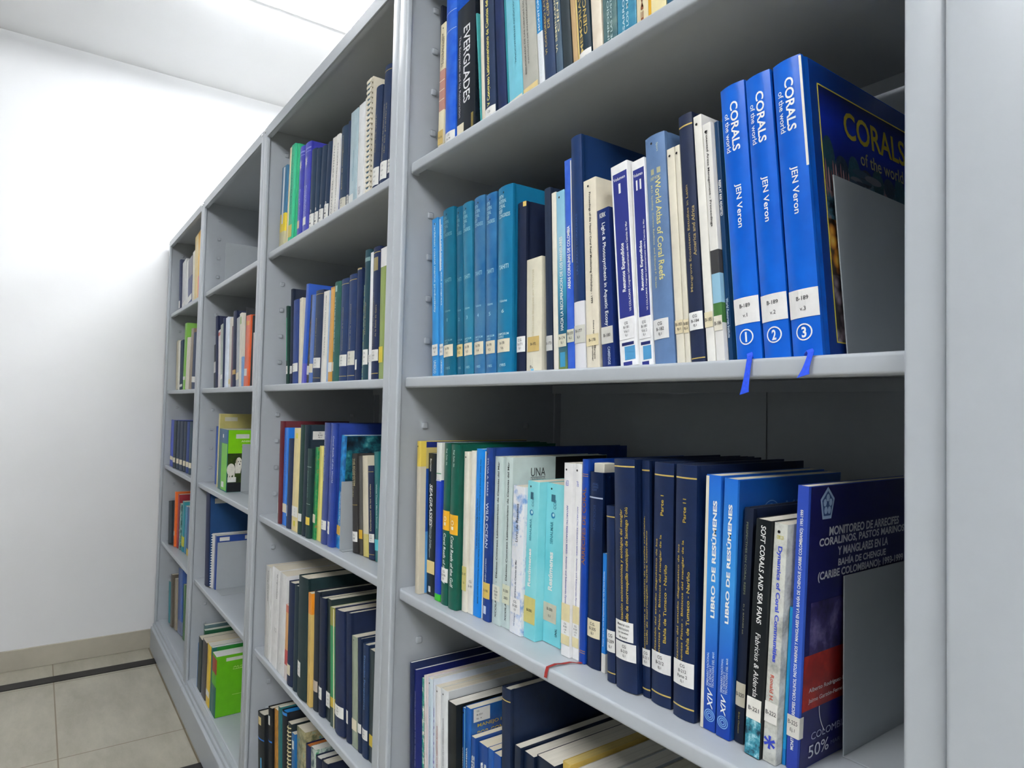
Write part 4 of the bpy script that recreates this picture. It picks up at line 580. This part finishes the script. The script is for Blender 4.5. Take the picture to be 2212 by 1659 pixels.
BK_DATA.update({
'B2':[
('p',(34,34,40),'dark book at left end with low white label',{'lab':[(.35,.6,W_,'')]}),
('h',(28,36,78),'tall navy hardback second from left',{}),
('p',(222,216,214),'white and red thin book',{'bar':[(.9,.96,(190,70,60))]}),
('p',(168,180,168),'grey-green thin book',{'lab':[(.13,.2,W_,'')]}),
('h',(30,44,88),'navy thin book before the bluish-white one',{}),
('p',(216,226,240),'wide bluish-white book',{}),
('p',(214,208,196),'cream book right of bluish-white',{'lab':[(.05,.12,YL,'')]}),
('p',(96,44,60),'thin dark red book',{}),
('h',(28,36,74),'navy hardback with gold band low',{'bar':[(.16,.22,(190,150,80))]}),
('p',(160,166,172),'silver-grey book',{'lab':[(.1,.2,CR,'')]}),
('p',(222,216,200),'cream book with green top',{'bar':[(.85,.95,(150,180,110),.2,.9)]}),
('p',(220,214,198),'cream narrow book left of black',{'bands':[(0,.4,(120,160,206))]}),
('h',(24,24,30),'thin black tall book left of orange',{}),
('p',(226,90,30),'bright orange book',{'lab':[(.15,.25,W_,'',.05,.6)],'bar':[(.86,.92,(232,150,40),.1,.7)]}),
('h',(26,26,34),'black book right of orange',{}),
('p',(222,206,204),'pinkish white short book at right end',{}),
],
'B3':[
('p',(30,80,170),'thin blue book at the left end',{}),
('p',(206,196,140),'tall yellowish-cream book behind the lime one',{'side':'cream','d':.25}),
('p',(20,112,100),'lime-green book with white dog photo cover',{'bands':[(.78,1.0,(34,96,140))],'bar':[(.02,.77,(110,196,40),.35,.98)],'lab':[(.06,.15,W_,'',.45,.7)],'side':'dog','d':.22,'t':[('1','h',.86,.92,.5,.12,WH)]}),
],
'B4':[
('h',(26,36,78),'tall navy binder, leftmost',{'side':'navylab','d':.3}),
('p',(214,212,206),'white spiral-bound notebook',{'comb':3,'d':.3,'pg':(236,236,234)}),
('p',(30,66,140),'blue report behind the big bookend plate',{'d':.28,'side':'bluelab'}),
],
'B5':[
('p',(92,120,124),'grey-green book at the back left',{'pg':(232,230,220),'d':.25}),
('p',(30,90,60),'dark green book with white page top',{'pg':(232,230,220),'d':.26}),
('p',(40,120,190),'blue spined book with cream page top',{'bands':[(0,.25,(50,130,200))],'soft':True,'pg':(232,226,206),'d':.26}),
('p',(40,52,52),'dark green-black book right of blue',{'pg':(226,220,200),'d':.26}),
('p',(70,66,66),'dark grey book left of yellow',{'pg':(226,216,196),'d':.25}),
('p',(226,190,30),'yellow spined book',{'lab':[(.15,.25,W_,'')],'pg':(236,232,222),'d':.24}),
('p',(20,100,96),'teal spined book with green cover',{'pg':(238,238,232),'d':.25,'side':'green'}),
('p',(90,180,30),'bright lime-green book with white label',{'bands':[(.7,.95,(160,60,30)),(0,.5,(20,100,90))],'pg':(240,240,236),'d':.235,'side':'lime'}),
],
'C1':[
('p',(150,190,206),'pale cyan thin book at the left end',{}),
('h',(76,84,112),'slate-navy book with white base label',{'lab':[(.08,.22,W_,'')]}),
('p',(206,206,206),'silver-white book',{'lab':[(.08,.16,W_,'')]}),
('p',(228,228,224),'white narrow book',{}),
('p',(130,128,140),'grey book with navy lower spine',{'bands':[(0,.6,(60,70,120))],'lab':[(.1,.22,W_,'')]}),
('p',(222,214,190),'cream book left of the orange-yellow one',{}),
('p',(238,210,130),'tall orange-yellow book',{'bar':[(.35,.99,(236,180,20),.6,1.0),(.0,.35,(226,120,90),.6,1.0)]}),
],
'C2':[
('p',(206,198,170),'cream thin book at left end',{}),
('p',(224,220,206),'white-cream book second from left',{}),
('h',(54,66,92),'navy book left of lime green',{'lab':[(.05,.1,W_,'')]}),
('p',(120,190,40),'lime-green tall book',{'lab':[(.15,.2,W_,'')]}),
('p',(222,214,196),'cream book right of lime green',{}),
('p',(150,130,104),'brown book',{}),
('h',(52,62,98),'navy book at right end with white label',{'lab':[(.12,.22,W_,'')]}),
],
'C3':[('p',(20,60,180),'bright blue book at the left end',{'lab':[(.14,.22,CR,'')]})]+[('h',c,'dark series volume with cream label, %s from left'%o,{'lab':[(.12,.22,CR,'')],'pg':(222,200,150)}) for c,o in (((62,60,66),'second'),((56,60,80),'third'),((58,60,84),'fourth'),((54,56,72),'fifth'),((30,60,130),'sixth'),((54,72,86),'seventh'))],
'C4':[
('h',(56,58,66),'dark grey book at the left end',{}),
('p',(236,110,30),'orange book',{'lab':[(.2,.28,(226,200,180),'')]}),
('p',(150,36,50),'red book beside orange',{'bar':[(.85,.95,(190,40,60))]}),
('p',(60,120,100),'green and white mottled book',{'pic':(((.4,(30,70,50)),(.55,(90,150,150)),(.65,(220,220,200))),40,'noise',15.0)}),
('p',(50,150,160),'teal book with yellow marks low',{'bands':[(.1,.3,(210,210,60))]}),
('p',(60,130,170),'sky-blue book near the post',{}),
('p',(40,80,140),'blue book touching the post',{'bands':[(0,.14,(220,190,60))]}),
],
'C5':[
('p',(40,150,160),'cyan-green thin book at the left end',{}),
('p',(86,78,66),'brown book',{}),
('p',(150,140,120),'beige book behind brown',{}),
('p',(50,90,160),'blue book with pale foot',{'bands':[(0,.2,(120,130,160))]}),
('p',(60,110,50),'dark green book',{}),
('p',(50,60,54),'blackish green book touching the post',{}),
],
})
for row in BK_DATA:
    ph="on the %s's %s"%(UNIT[row[0]],SHF[row[1]])
    for i,(g,sp) in enumerate(zip(GEO[row],BK_DATA[row])): book(row,i,g,sp,ph,'books '+ph)
    assert len(GEO[row])==len(BK_DATA[row]),(row,len(GEO[row]),len(BK_DATA[row]))
# ---------------------------------------------------------------- covers, marks, ribbons
def disc(parent,name,t,bl,xc,zc,r0,r1,m,off=0.0005,n=24,sx=1.0):
    V=[];F=[]
    for q in range(n):
        a=q*6.28319/n
        for r in (r0,r1):
            x=xc+sx*r*math.cos(a); V.append((x,arc(t,bl,x)-off,zc+r*math.sin(a)))
    for q in range(n):
        a=2*q;b=2*((q+1)%n); F.append((a,a+1,b+1,b))
    return mesh_obj(name,V,F,m,parent)
def blob(parent,name,t,pts,m,off=0.0006):   # flat printed shape on the +x cover, pts=(y,z)
    return mesh_obj(name,[(t+off,y,z) for y,z in pts],[tuple(range(len(pts)))],m,parent)
def ell(cy,cz,ry,rz,n=20,a0=0.0): return [(cy+ry*math.cos(a0+q*6.28319/n),cz+rz*math.sin(a0+q*6.28319/n)) for q in range(n)]
def sweep(parent,name,pts,wd,th,m,wv=None):
    """flat ribbon through pts; wd = width vector"""
    V=[];F=[]; n=len(pts)
    for i,p in enumerate(pts):
        k=wv[i] if wv else 1.0
        for s in (-0.5,0.5): V.append(tuple(p[j]+wd[j]*s*k for j in range(3)))
    for i in range(n-1): F.append((2*i,2*i+1,2*i+3,2*i+2))
    o=mesh_obj(name,V,F,m,parent); md=o.modifiers.new('thick','SOLIDIFY'); md.thickness=th; md.offset=0; return o
def tube(parent,name,rings,r,m,n=8):
    """several closed loops (lists of points) as one mesh of tubes"""
    V=[];F=[]
    for L in rings:
        k=len(L); base=len(V)
        for i,p in enumerate(L):
            a=Vector(L[(i+1)%k])-Vector(L[i-1]); a.normalize(); u_=a.orthogonal().normalized() if abs(a.z)>.99 else Vector((0,0,1)).cross(a).normalized(); v_=a.cross(u_)
            for q in range(n):
                an=q*6.28319/n; V.append(tuple(Vector(p)+u_*r*math.cos(an)+v_*r*math.sin(an)))
        for i in range(k):
            for q in range(n):
                a=base+i*n+q;b=base+i*n+(q+1)%n;c=base+((i+1)%k)*n+(q+1)%n;d=base+((i+1)%k)*n+q; F.append((a,b,c,d))
    return mesh_obj(name,V,F,m,parent,True)
WHM=mat(WH,0.4,0.02)
for (row,i),(root,t,h,d,bl) in list(BOOKS.items()):
    o=BK_DATA[row][i][3]; sd=o.get('side')
    if 'ring' in o:
        xc,zc=o['ring']; disc(root,'number_ring',t,bl,xc*t,zc*h,0.0072,0.0086,WHM)
    if o.get('fx')==1: pass
    if o.get('fx2'):
        zc=(0.52 if i==3 else 0.51)*h; disc(root,'spine_emblem',t,bl,t*0.5,zc+0.003,0.0030,0.0042,mat((250,240,210),0.4),0.0006); V,F=spine_plate(t,bl,t*0.38,t*0.62,zc-0.009,zc-0.0035,0.0006); mesh_obj('spine_emblem',V,F,mat((250,240,210),0.4),root)
    if o.get('burst'):
        zc=0.80*h;xc=0.5*t;R=min(t*0.42,0.011);V=[(xc,arc(t,bl,xc)-0.0006,zc)]
        for q in range(20):
            r=R*(1.0 if q%2==0 else 0.5)*(1.0+0.25*((q*7)%3-1)); a=q*6.28319/20; x=max(0.05*t,min(0.95*t,xc+r*math.cos(a))); V.append((x,arc(t,bl,x)-0.0006,zc+1.7*r*math.sin(a)))
        mesh_obj('spine_star',V,[(0,q+1,(q+1)%20+1) for q in range(20)],mat((210,206,214),0.4),root)
    if o.get('bead'):
        disc(root,'label_tab',t,bl,t*0.5,0.275*h,0.0022,0.0042,mat(W_,0.5),0.0004)
    if o.get('star'):
        V=[];xc=t*0.5;zc=0.085*h
        for q in range(6):
            a=q*1.0472+0.5
            for r,da in ((0.0018,-0.5),(0.0068,-0.22),(0.0068,0.22)): x=xc+r*math.cos(a+da); V.append((x,-0.0006,zc+r*math.sin(a+da)))
        mesh_obj('spine_star',V,[tuple(range(18))],mat((50,70,190),0.4),root)
    if o.get('logo'):
        disc(root,'spine_emblem',t,bl,t*0.42,0.80*h,0.0,0.0045,mat((40,130,180),0.4)); disc(root,'spine_emblem',t,bl,t*0.42+0.001,0.803*h,0.0,0.0025,mat((190,232,238),0.4),0.0007)
        V,F=spine_plate(t,bl,t*0.30,t*0.52,0.885*h,0.93*h,0.0005); mesh_obj('spine_emblem',V,F,mat((60,110,130),0.4),root)
    if o.get('swirl'):
        for r in (0.0018,0.0038,0.0058): disc(root,'spine_swirl',t,bl,t*o['swirl'],0.06*h,r,r+0.0010,mat((130,180,235),0.4))
    if o.get('foot'):
        z0,z1,st,sc=o['foot']; V,F=spine_plate(t,bl,0.03*t,0.99*t,z0*h+0.0005,z1*h); mesh_obj('spine_picture',V,F,picture(st,sc),root)
    if o.get('pgt'):
        MB().box(0.004,t-0.0035,0.004,0.030,h-0.003,h+0.012,0.0008).build('paper_tab',mat((206,204,190),0.7),root)
    if o.get('ribbon')=='red':
        sweep(root,'bookmark_ribbon',[(t*0.6,0.004,0.0012),(t*0.6-0.002,-0.006,0.0012),(t*0.5-0.007,-0.014,0.0020),(t*0.5-0.011,-0.026,0.0012),(t*0.5-0.012,-0.037,0.0026),(t*0.5-0.013,-0.0505,0.0010),(t*0.5-0.013,-0.0530,-0.006),(t*0.5-0.014,-0.0532,-0.013)],(0.0046,0.001,0.0),0.0005,mat((150,40,36),0.6,0.1,300))
    if o.get('comb')==1:
        n=int(h/0.0125); MB().box(0.0012,t-0.0005,-0.0042,-0.0030,0.004,h-0.004).build('comb_spine',mat((228,222,204),0.4),root).location.x=0
        m=MB()
        for q in range(n):
            z=0.010+q*0.0125; m.box(0.0,t*0.62,-0.0062,-0.0040,z-0.0038,z+0.0038,0.0012); m.box(t*0.62,t,-0.0060,0.001,z-0.0038,z+0.0038)
        m.build('comb_teeth',mat((226,218,198),0.4),root)
        m=MB()
        for q in range(n-1): z=0.010+q*0.0125+0.00625; m.box(t*0.22,t*0.62,-0.0048,-0.0041,z-0.0022,z+0.0022)
        m.build('comb_holes',mat((40,90,120),0.6),root)
    if o.get('comb') in (2,3):
        cr=(220,206,160) if o['comb']==2 else (226,226,226); n=int(h/0.0105); loops=[]
        for q in range(n):
            z=0.008+q*0.0105; loops.append([(t/2+(t/2-0.0022)*math.cos(a*0.5236),0.003+0.0075*math.sin(a*0.5236),z+0.0012*math.sin(a*0.5236)) for a in range(12)])
        tube(root,'spiral_binding',loops,0.0016,mat(cr,0.35),6)
    if sd=='b190':
        V,F=None,None
        side_quad(root,'cover_print',t,0.012,d-0.0005,0.001,h-0.001,bands((30,84,170),((.82,.96,(206,190,120)),(.96,1.0,(24,44,120)),(.0,.4,(90,160,220))),soft=False)); side_text(root,t,[('B-190',0.05,0.10,0.90*h,0.92*h,(60,60,50))])
    if sd=='una':
        bl0=mat((206,220,218),0.35,0.03); side_quad(root,'cover_print',t,0.088,d-0.0005,0.0008,h-0.0008,mat((22,22,24),0.35))
        k=(46,52,54); side_text(root,t,[('UNA',0.036,0.066,0.884*h,0.935*h,k,0.0),('UNIVERSIDAD',0.036,0.066,0.855*h,0.873*h,k,0.0),('NACIONAL',0.036,0.060,0.832*h,0.85*h,k,0.0),('XCOLACMAR',0.04,0.085,0.66*h,0.71*h,k)])
        side_quad(root,'cover_rule',t,0.036,0.066,0.877*h,0.880*h,mat(k,0.4),0.0005)
    if sd=='plain': side_quad(root,'cover_print',t,0.003,d-0.001,0.001,h-0.001,mat((206,210,212),0.4,0.03))
    if sd=='manejo':
        side_quad(root,'cover_print',t,0.002,d-0.001,0.001,h-0.001,picture(((.35,(24,70,140)),(.55,(40,110,180)),(.7,(70,140,200))),6,'noise',21.0))
        lo=side_quad(root,'call_number_label',t,0.006,0.040,0.90*h,0.993*h,mat((226,226,224),0.6),0.0006); side_text(lo,t,[('CG',0.012,0.017,0.968*h,0.980*h,(70,70,72)),('B-231',0.012,0.024,0.943*h,0.955*h,(70,70,72)),('Ej. 3',0.012,0.022,0.915*h,0.927*h,(70,70,72))],0.0009,'label_text')
        g=(206,176,70); side_text(root,t,[('MANEJO INTEGRADO',0.014,0.13,0.855*h,0.885*h,g),('POR COMUNIDADES',0.014,0.13,0.80*h,0.835*h,g)])
    if sd=='xiv':
        side_quad(root,'cover_print',t,0.003,d-0.001,0.001,h-0.001,picture(((.3,(14,60,130)),(.5,(24,84,160)),(.7,(16,70,150))),5,'noise',23.0))
        lm=mat((120,160,200),0.4)
        for r in (0.010,0.014,0.018): blob(root,'cover_swirl',t,[(0.062+r*math.cos(a*0.2),0.845*h+r*math.sin(a*0.2)) for a in range(4,28)]+[(0.062+(r-0.0010)*math.cos(a*0.2),0.845*h+(r-0.0010)*math.sin(a*0.2)) for a in range(27,3,-1)],lm)
        side_text(root,t,[('XIV',0.084,0.135,0.81*h,0.90*h,(110,150,195),0.0,0.3)])
    if sd=='mon':
        side_quad(root,'cover_print',t,0.004,d-0.0008,0.0008,h-0.0008,mat((26,28,92),0.3,0.05,8))
        ww=(214,216,222); L=[('MONITOREO DE ARRECIFES',0.040,0.190,0.815*h,0.848*h),('CORALINOS, PASTOS MARINOS',0.022,0.204,0.776*h,0.810*h),('Y MANGLARES EN LA',0.058,0.166,0.737*h,0.770*h),('BAHÍA DE CHENGUE',0.060,0.162,0.698*h,0.731*h),('(CARIBE COLOMBIANO): 1993-1999',0.022,0.204,0.652*h,0.690*h)]
        side_text(root,t,[(a,b,c,e,f_,ww,0.03) for a,b,c,e,f_ in L])
        side_quad(root,'cover_photo',t,0.012,0.078,0.40*h,0.585*h,picture(((.35,(20,18,50)),(.52,(60,50,110)),(.64,(120,110,160))),22,'noise',31.0),0.0005)
        side_quad(root,'cover_photo',t,0.080,0.150,0.40*h,0.585*h,picture(((.35,(16,50,30)),(.52,(40,100,50)),(.64,(90,140,70))),26,'noise',33.0),0.0005)
        side_quad(root,'cover_photo',t,0.004,0.150,0.205*h,0.40*h,picture(((.3,(70,14,22)),(.52,(150,24,20)),(.66,(210,60,36))),9,'noise',35.0),0.0005)
        side_text(root,t,[('Alberto Rodríguez-Ramírez',0.014,0.104,0.262*h,0.282*h,ww,0.006),('Jaime Garzón-Ferreira',0.014,0.086,0.225*h,0.245*h,ww,0.006),('COLOMBIA',0.022,0.090,0.092*h,0.118*h,(170,176,200),0.0),('50%',0.018,0.056,0.030*h,0.075*h,(210,212,220),0.0),('MAR',0.060,0.078,0.042*h,0.056*h,(120,126,150),0.0)],0.0009)
        pm=mat((170,196,226),0.4); blob(root,'cover_emblem',t,ell(0.034,0.93*h,0.014,0.018,5,1.57),pm); blob(root,'cover_emblem',t,ell(0.034,0.93*h,0.011,0.014,5,1.57),mat((60,90,150),0.4),0.0008)
        for q in range(5): a=1.57+q*1.2566; blob(root,'cover_emblem',t,ell(0.034+0.0055*math.cos(a),0.93*h+0.007*math.sin(a),0.0032,0.004,8),pm,0.0010)
        V=[(t+0.0009,0.034+0.012*(q/10)**2+s,0.205*h-0.02*q/10*1.4) for q in range(11) for s in (0,0.0012)]; mesh_obj('cover_print',V,[(2*q,2*q+1,2*q+3,2*q+2) for q in range(10)],WHM,root)
        V=[(t*0.06,-0.0008,0.115*h),(t,-0.0008,0.115*h),(t+0.0008,0.0,0.115*h),(t+0.0008,0.007,0.115*h)]; V=V+[(x,y,0.19*h) for x,y,z in V]; mesh_obj('call_number_label',V,[(0,1,5,4),(1,2,6,5),(2,3,7,6)],mat((216,214,206),0.6),root)
    if sd=='coral': side_quad(root,'cover_photo',t,0.004,d-0.001,0.001,h-0.001,picture(((.38,(6,14,26)),(.5,(16,60,80)),(.6,(40,130,140)),(.72,(130,190,190))),22,'noise',41.0))
    if sd=='cream': side_quad(root,'cover_print',t,0.002,d-0.001,0.001,h-0.001,mat((190,180,110),0.5,0.08,20)); side_quad(root,'call_number_label',t,0.02,0.07,0.90*h,0.955*h,mat((196,194,176),0.6),0.0006)
    if sd=='lab':
        lo=side_quad(root,'call_number_label',t,0.012,0.055,0.87*h,0.945*h,mat(W_,0.6),0.0006); side_text(lo,t,[('CG',0.028,0.034,0.925*h,0.935*h,(60,60,60)),('B-66',0.026,0.038,0.905*h,0.915*h,(60,60,60)),('Ej.1',0.027,0.036,0.885*h,0.895*h,(60,60,60))],0.0009,'label_text')
    if sd=='navylab': side_quad(root,'cover_print',t,0.004,d-0.002,0.002,h-0.002,mat((24,70,120),0.5,0.05)); side_quad(root,'call_number_label',t,0.020,0.075,0.875*h,0.93*h,mat((200,200,192),0.6),0.0006)
    if sd=='bluelab': side_quad(root,'call_number_label',t,0.012,0.05,0.90*h,0.97*h,mat(W_,0.6),0.0006); side_quad(root,'call_number_label',t,0.11,0.15,0.90*h,0.97*h,mat(W_,0.6),0.0006)
    if sd=='tealcard':
        side_quad(root,'cover_print',t,0.075,0.17,0.80*h,0.97*h,mat((16,110,100),0.5),0.0004); lo=side_quad(root,'call_number_label',t,0.075,0.105,0.86*h,0.93*h,mat(W_,0.6),0.0007); side_text(lo,t,[('C.G.',0.080,0.097,0.90*h,0.918*h,(40,40,40)),('B-77',0.080,0.097,0.87*h,0.888*h,(40,40,40))],0.0010,'label_text')
    if sd=='green': side_quad(root,'cover_print',t,0.016,d-0.001,0.001,h-0.001,mat((30,130,40),0.4))
    if sd=='lime':
        side_quad(root,'cover_print',t,0.002,d-0.001,0.001,h-0.001,mat((96,176,20),0.4,0.05)); side_quad(root,'call_number_label',t,0.035,0.095,0.90*h,0.955*h,mat((200,205,190),0.6),0.0006)
        c=(206,224,150); side_text(root,t,[('ALGAS DEL',0.06,0.17,0.78*h,0.80*h,c),('CARIBE COLOMBIANO',0.06,0.19,0.745*h,0.765*h,c)]); side_quad(root,'cover_rule',t,0.06,0.19,0.33*h,0.334*h,mat(c,0.4),0.0006)
    if sd=='dog':
        side_quad(root,'cover_print',t,0.002,d-0.001,0.001,h-0.001,mat((130,206,20),0.35,0.05)); side_quad(root,'cover_print',t,0.002,d-0.001,0.001,0.15*h,mat((26,30,34),0.4),0.0005)
        side_quad(root,'cover_photo',t,0.002,d-0.001,0.15*h,0.62*h,picture(((.38,(24,34,12)),(.55,(60,84,20)),(.68,(160,160,50))),14,'noise',51.0),0.0005)
        side_quad(root,'call_number_label',t,0.03,0.08,0.86*h,0.93*h,mat((206,210,200),0.6),0.0006); side_quad(root,'call_number_label',t,0.004,0.035,0.16*h,0.24*h,mat((226,226,220),0.6),0.0008)
        bl2=lambda r_,n_,t_,p_,m_,o_: blob(r_,n_,t_,[(y*0.64,zq) for y,zq in p_],m_,o_)
        fur=mat((226,222,208),0.6,0.06,80); dk=mat((30,26,24),0.5)
        bl2(root,'cover_photo',t,ell(0.024,0.36*h,0.024,0.024),fur,0.0008); bl2(root,'cover_photo',t,[(0.050,0.30*h),(0.078,0.30*h),(0.086,0.42*h),(0.074,0.50*h),(0.046,0.46*h)],fur,0.0009)
        for yy in (0.008,0.020,0.038): bl2(root,'cover_photo',t,[(yy,0.20*h),(yy+0.007,0.20*h),(yy+0.009,0.33*h),(yy-0.001,0.33*h)],fur,0.0009)
        bl2(root,'cover_photo',t,ell(0.068,0.47*h,0.018,0.021),fur,0.0010); bl2(root,'cover_photo',t,[(0.050,0.50*h),(0.058,0.55*h),(0.061,0.47*h),(0.055,0.43*h)],mat((196,186,158),0.6),0.0012); bl2(root,'cover_photo',t,ell(0.072,0.435*h,0.009,0.008),mat((240,236,226),0.6),0.0012)
        bl2(root,'cover_photo',t,ell(0.073,0.445*h,0.0035,0.003),dk,0.0014); bl2(root,'cover_photo',t,ell(0.065,0.49*h,0.0022,0.0026),dk,0.0014); bl2(root,'cover_photo',t,ell(0.078,0.49*h,0.0022,0.0026),dk,0.0014)
        side_text(root,t,[('ANIMALES Y ALGAS',0.05,0.17,0.80*h,0.83*h,(226,240,190)),('volumen 1',0.05,0.10,0.72*h,0.74*h,(60,110,20)),('Ciencia',0.07,0.13,0.06*h,0.10*h,(210,214,214))])
    if row=='M1' and i==16: pass
# the big third blue volume: framed cover picture and title; ribbons of the first and third volume
root,t,h,d,bl=BOOKS[('M2',30)]
yl=mat((236,216,80),0.35,0.05)
a0,a1,b0,b1=0.026,d-0.012,0.045*h,0.925*h
side_quad(root,'cover_border',t,0.012,d-0.001,0.001,h-0.001,mat((8,56,140),0.3,0.05),0.0002)  # dark blue printed border, with the cover's shade also put into its colour
side_quad(root,'cover_print',t,a0,a1,0.64*h,b1,bands((6,20,70),((0,.25,(4,30,80)),(.25,.6,(6,30,130)),(.6,1.0,(10,50,190))),axis='Z',soft=True),0.0003)
side_quad(root,'cover_photo',t,a0,a1,0.46*h,0.665*h,picture(((.36,(20,30,44)),(.46,(60,110,130)),(.54,(150,120,120)),(.62,(60,76,90)),(.72,(210,190,190))),40,'noise',61.0),0.0004)
side_quad(root,'cover_photo',t,a0,a1,0.27*h,0.46*h,picture(((.0,(250,220,120)),(.3,(236,180,70)),(.5,(190,120,50)),(.7,(40,26,20))),70,'voronoi',62.0),0.0004)
side_quad(root,'cover_photo',t,a0,a1,b0,0.27*h,picture(((.0,(190,180,190)),(.3,(160,146,156)),(.5,(110,96,100)),(.7,(40,36,40))),90,'voronoi',63.0),0.0004)
fr=[]
for q in ((a0,a0+0.0012,b0,b1),(a1-0.0012,a1,b0,b1),(a0,a1,b1-0.0012,b1),(a0,a1,b0,b0+0.0012)): side_quad(root,'cover_frame',t,*q,yl,0.0007)
side_text(root,t,[('CORALS',0.074,0.215,0.775*h,0.875*h,(206,184,40),0.015),('of the world',0.105,0.205,0.700*h,0.750*h,(176,168,110),0.006)],0.0009)
# plate corals and finger corals of the cover picture
rd=random.Random(5)
for q in range(8): blob(root,'cover_photo',t,ell(a0+0.012+q*0.026,0.655*h,0.013,(0.030,0.014,0.020,0.010,0.016,0.012,0.018,0.012)[q]),mat([(30,70,84),(40,60,80),(36,80,96),(46,54,70)][q%4],0.4,0.2,300),0.00045)
for q in range(9):
    blob(root,'cover_photo',t,ell(0.085+rd.uniform(-.03,.05),(0.665-0.008*q)*h,rd.uniform(.010,.022),rd.uniform(.002,.005)),mat([(60,80,100),(110,112,118),(50,64,84)][q%3],0.4),0.0006+q*0.00002)
for q in range(10):
    blob(root,'cover_photo',t,ell(0.030+q*0.005,(0.60-0.006*(q%3))*h,0.0016,rd.uniform(.012,.022)),mat([(150,104,104),(180,140,140),(120,84,90)][q%3],0.4),0.0008+q*0.00002)
RBM=mat((36,80,224),0.6,0.12,300)
SHF_Z=0.036*U
def hanging_ribbon(key,x0,dx,ln,k0):
    root,t,h,d,bl=BOOKS[key]; yy=root.location.y; e=yy-0.030*U   # distance from spine to the shelf's front edge
    xe_=x0+0.030
    pts=[(x0,0.006,0.0016),(x0+0.012,-e*0.4,0.0022),(xe_-0.003,-e+0.002,0.0016),(xe_,-e-0.0014,-0.0014),(xe_-0.0008,-e-0.0022,-0.005)]
    n=6
    for q in range(1,n+1): pts.append((xe_-0.0008+dx*q/n,-e-0.0022-0.0006*q,-0.005-ln*q/n))
    sweep(root,'bookmark_ribbon',pts,(0.0062,0,0.0012),0.0006,RBM,[1,1,1,1,1]+[1.0+k0*(q/n)**3 for q in range(1,n+1)])
hanging_ribbon(('M2',28),0.014,-0.006,0.034,0.7)
hanging_ribbon(('M2',30),0.012,-0.006,0.018,1.0)
# ---------------------------------------------------------------- bookends
def bookend(x,y,z,w,h,base,label,flip=1,m=None,lean=0.0):
    """bent steel plate: upright against the books, foot lying on the shelf"""
    t=empty('bookend',(x,y,z+0.0003)); tag(t,label,'bookend','steel bookends')
    m=m or BEND; r=0.004
    MB().box(0,0.0014,0,w,0.0014,h,0.0006,2).build('upright_plate',m,t).rotation_euler=(0,lean,0)
    a,b_=(0.0,base) if flip>0 else (-base,0.0014)
    n=[(a,0.004),(a,w-0.004)] 
    MB().box(a,b_,0,w,0,0.0014,0.0006,2).build('foot_plate',m,t)
    return t
BEND=mat((168,174,178),0.4,0.01,40,spec=0.4)
g=GEO['M2'][30]; xe=g[0]+g[2]+0.0006
bookend(xe+0.003,0.165*U,ROWZ['M2'],0.215,0.192,0.06,"grey steel bookend against the thick blue volumes on the nearest unit's second shelf",lean=g[4])
g=GEO['M3'][31]; bookend(g[0]+g[2]+max(0,math.tan(g[4])*0.18)+0.002,0.2275*U,ROWZ['M3'],0.22,0.185,0.085,"grey steel bookend beside the dark blue book with the red photo, nearest unit's third shelf")
g=GEO['A3'][11]; bookend(g[0]+g[2]+max(0,math.tan(g[4])*0.17)+0.002,0.075*U,ROWZ['A3'],0.15,0.165,0.02,"pale grey steel bookend between coral photo cover and black book, second unit's third shelf")
bookend(-5.18*U,0.085*U,ROWZ['A1'],0.25,0.182,0.09,"grey steel bookend standing alone on the third unit's top shelf")
g=GEO['B3'][2]; bookend(g[0]+g[2]+0.003,0.175*U,ROWZ['B3'],0.13,0.186,0.08,"grey steel bookend against the dog-photo book on the third unit's third shelf")
g=GEO['B4'][2]; bookend(g[0]+g[2]+0.002,g[1]+0.004,ROWZ['B4'],0.25,0.19,0.10,"large grey steel bookend in front of the spiral notebook on the third unit's fourth shelf")
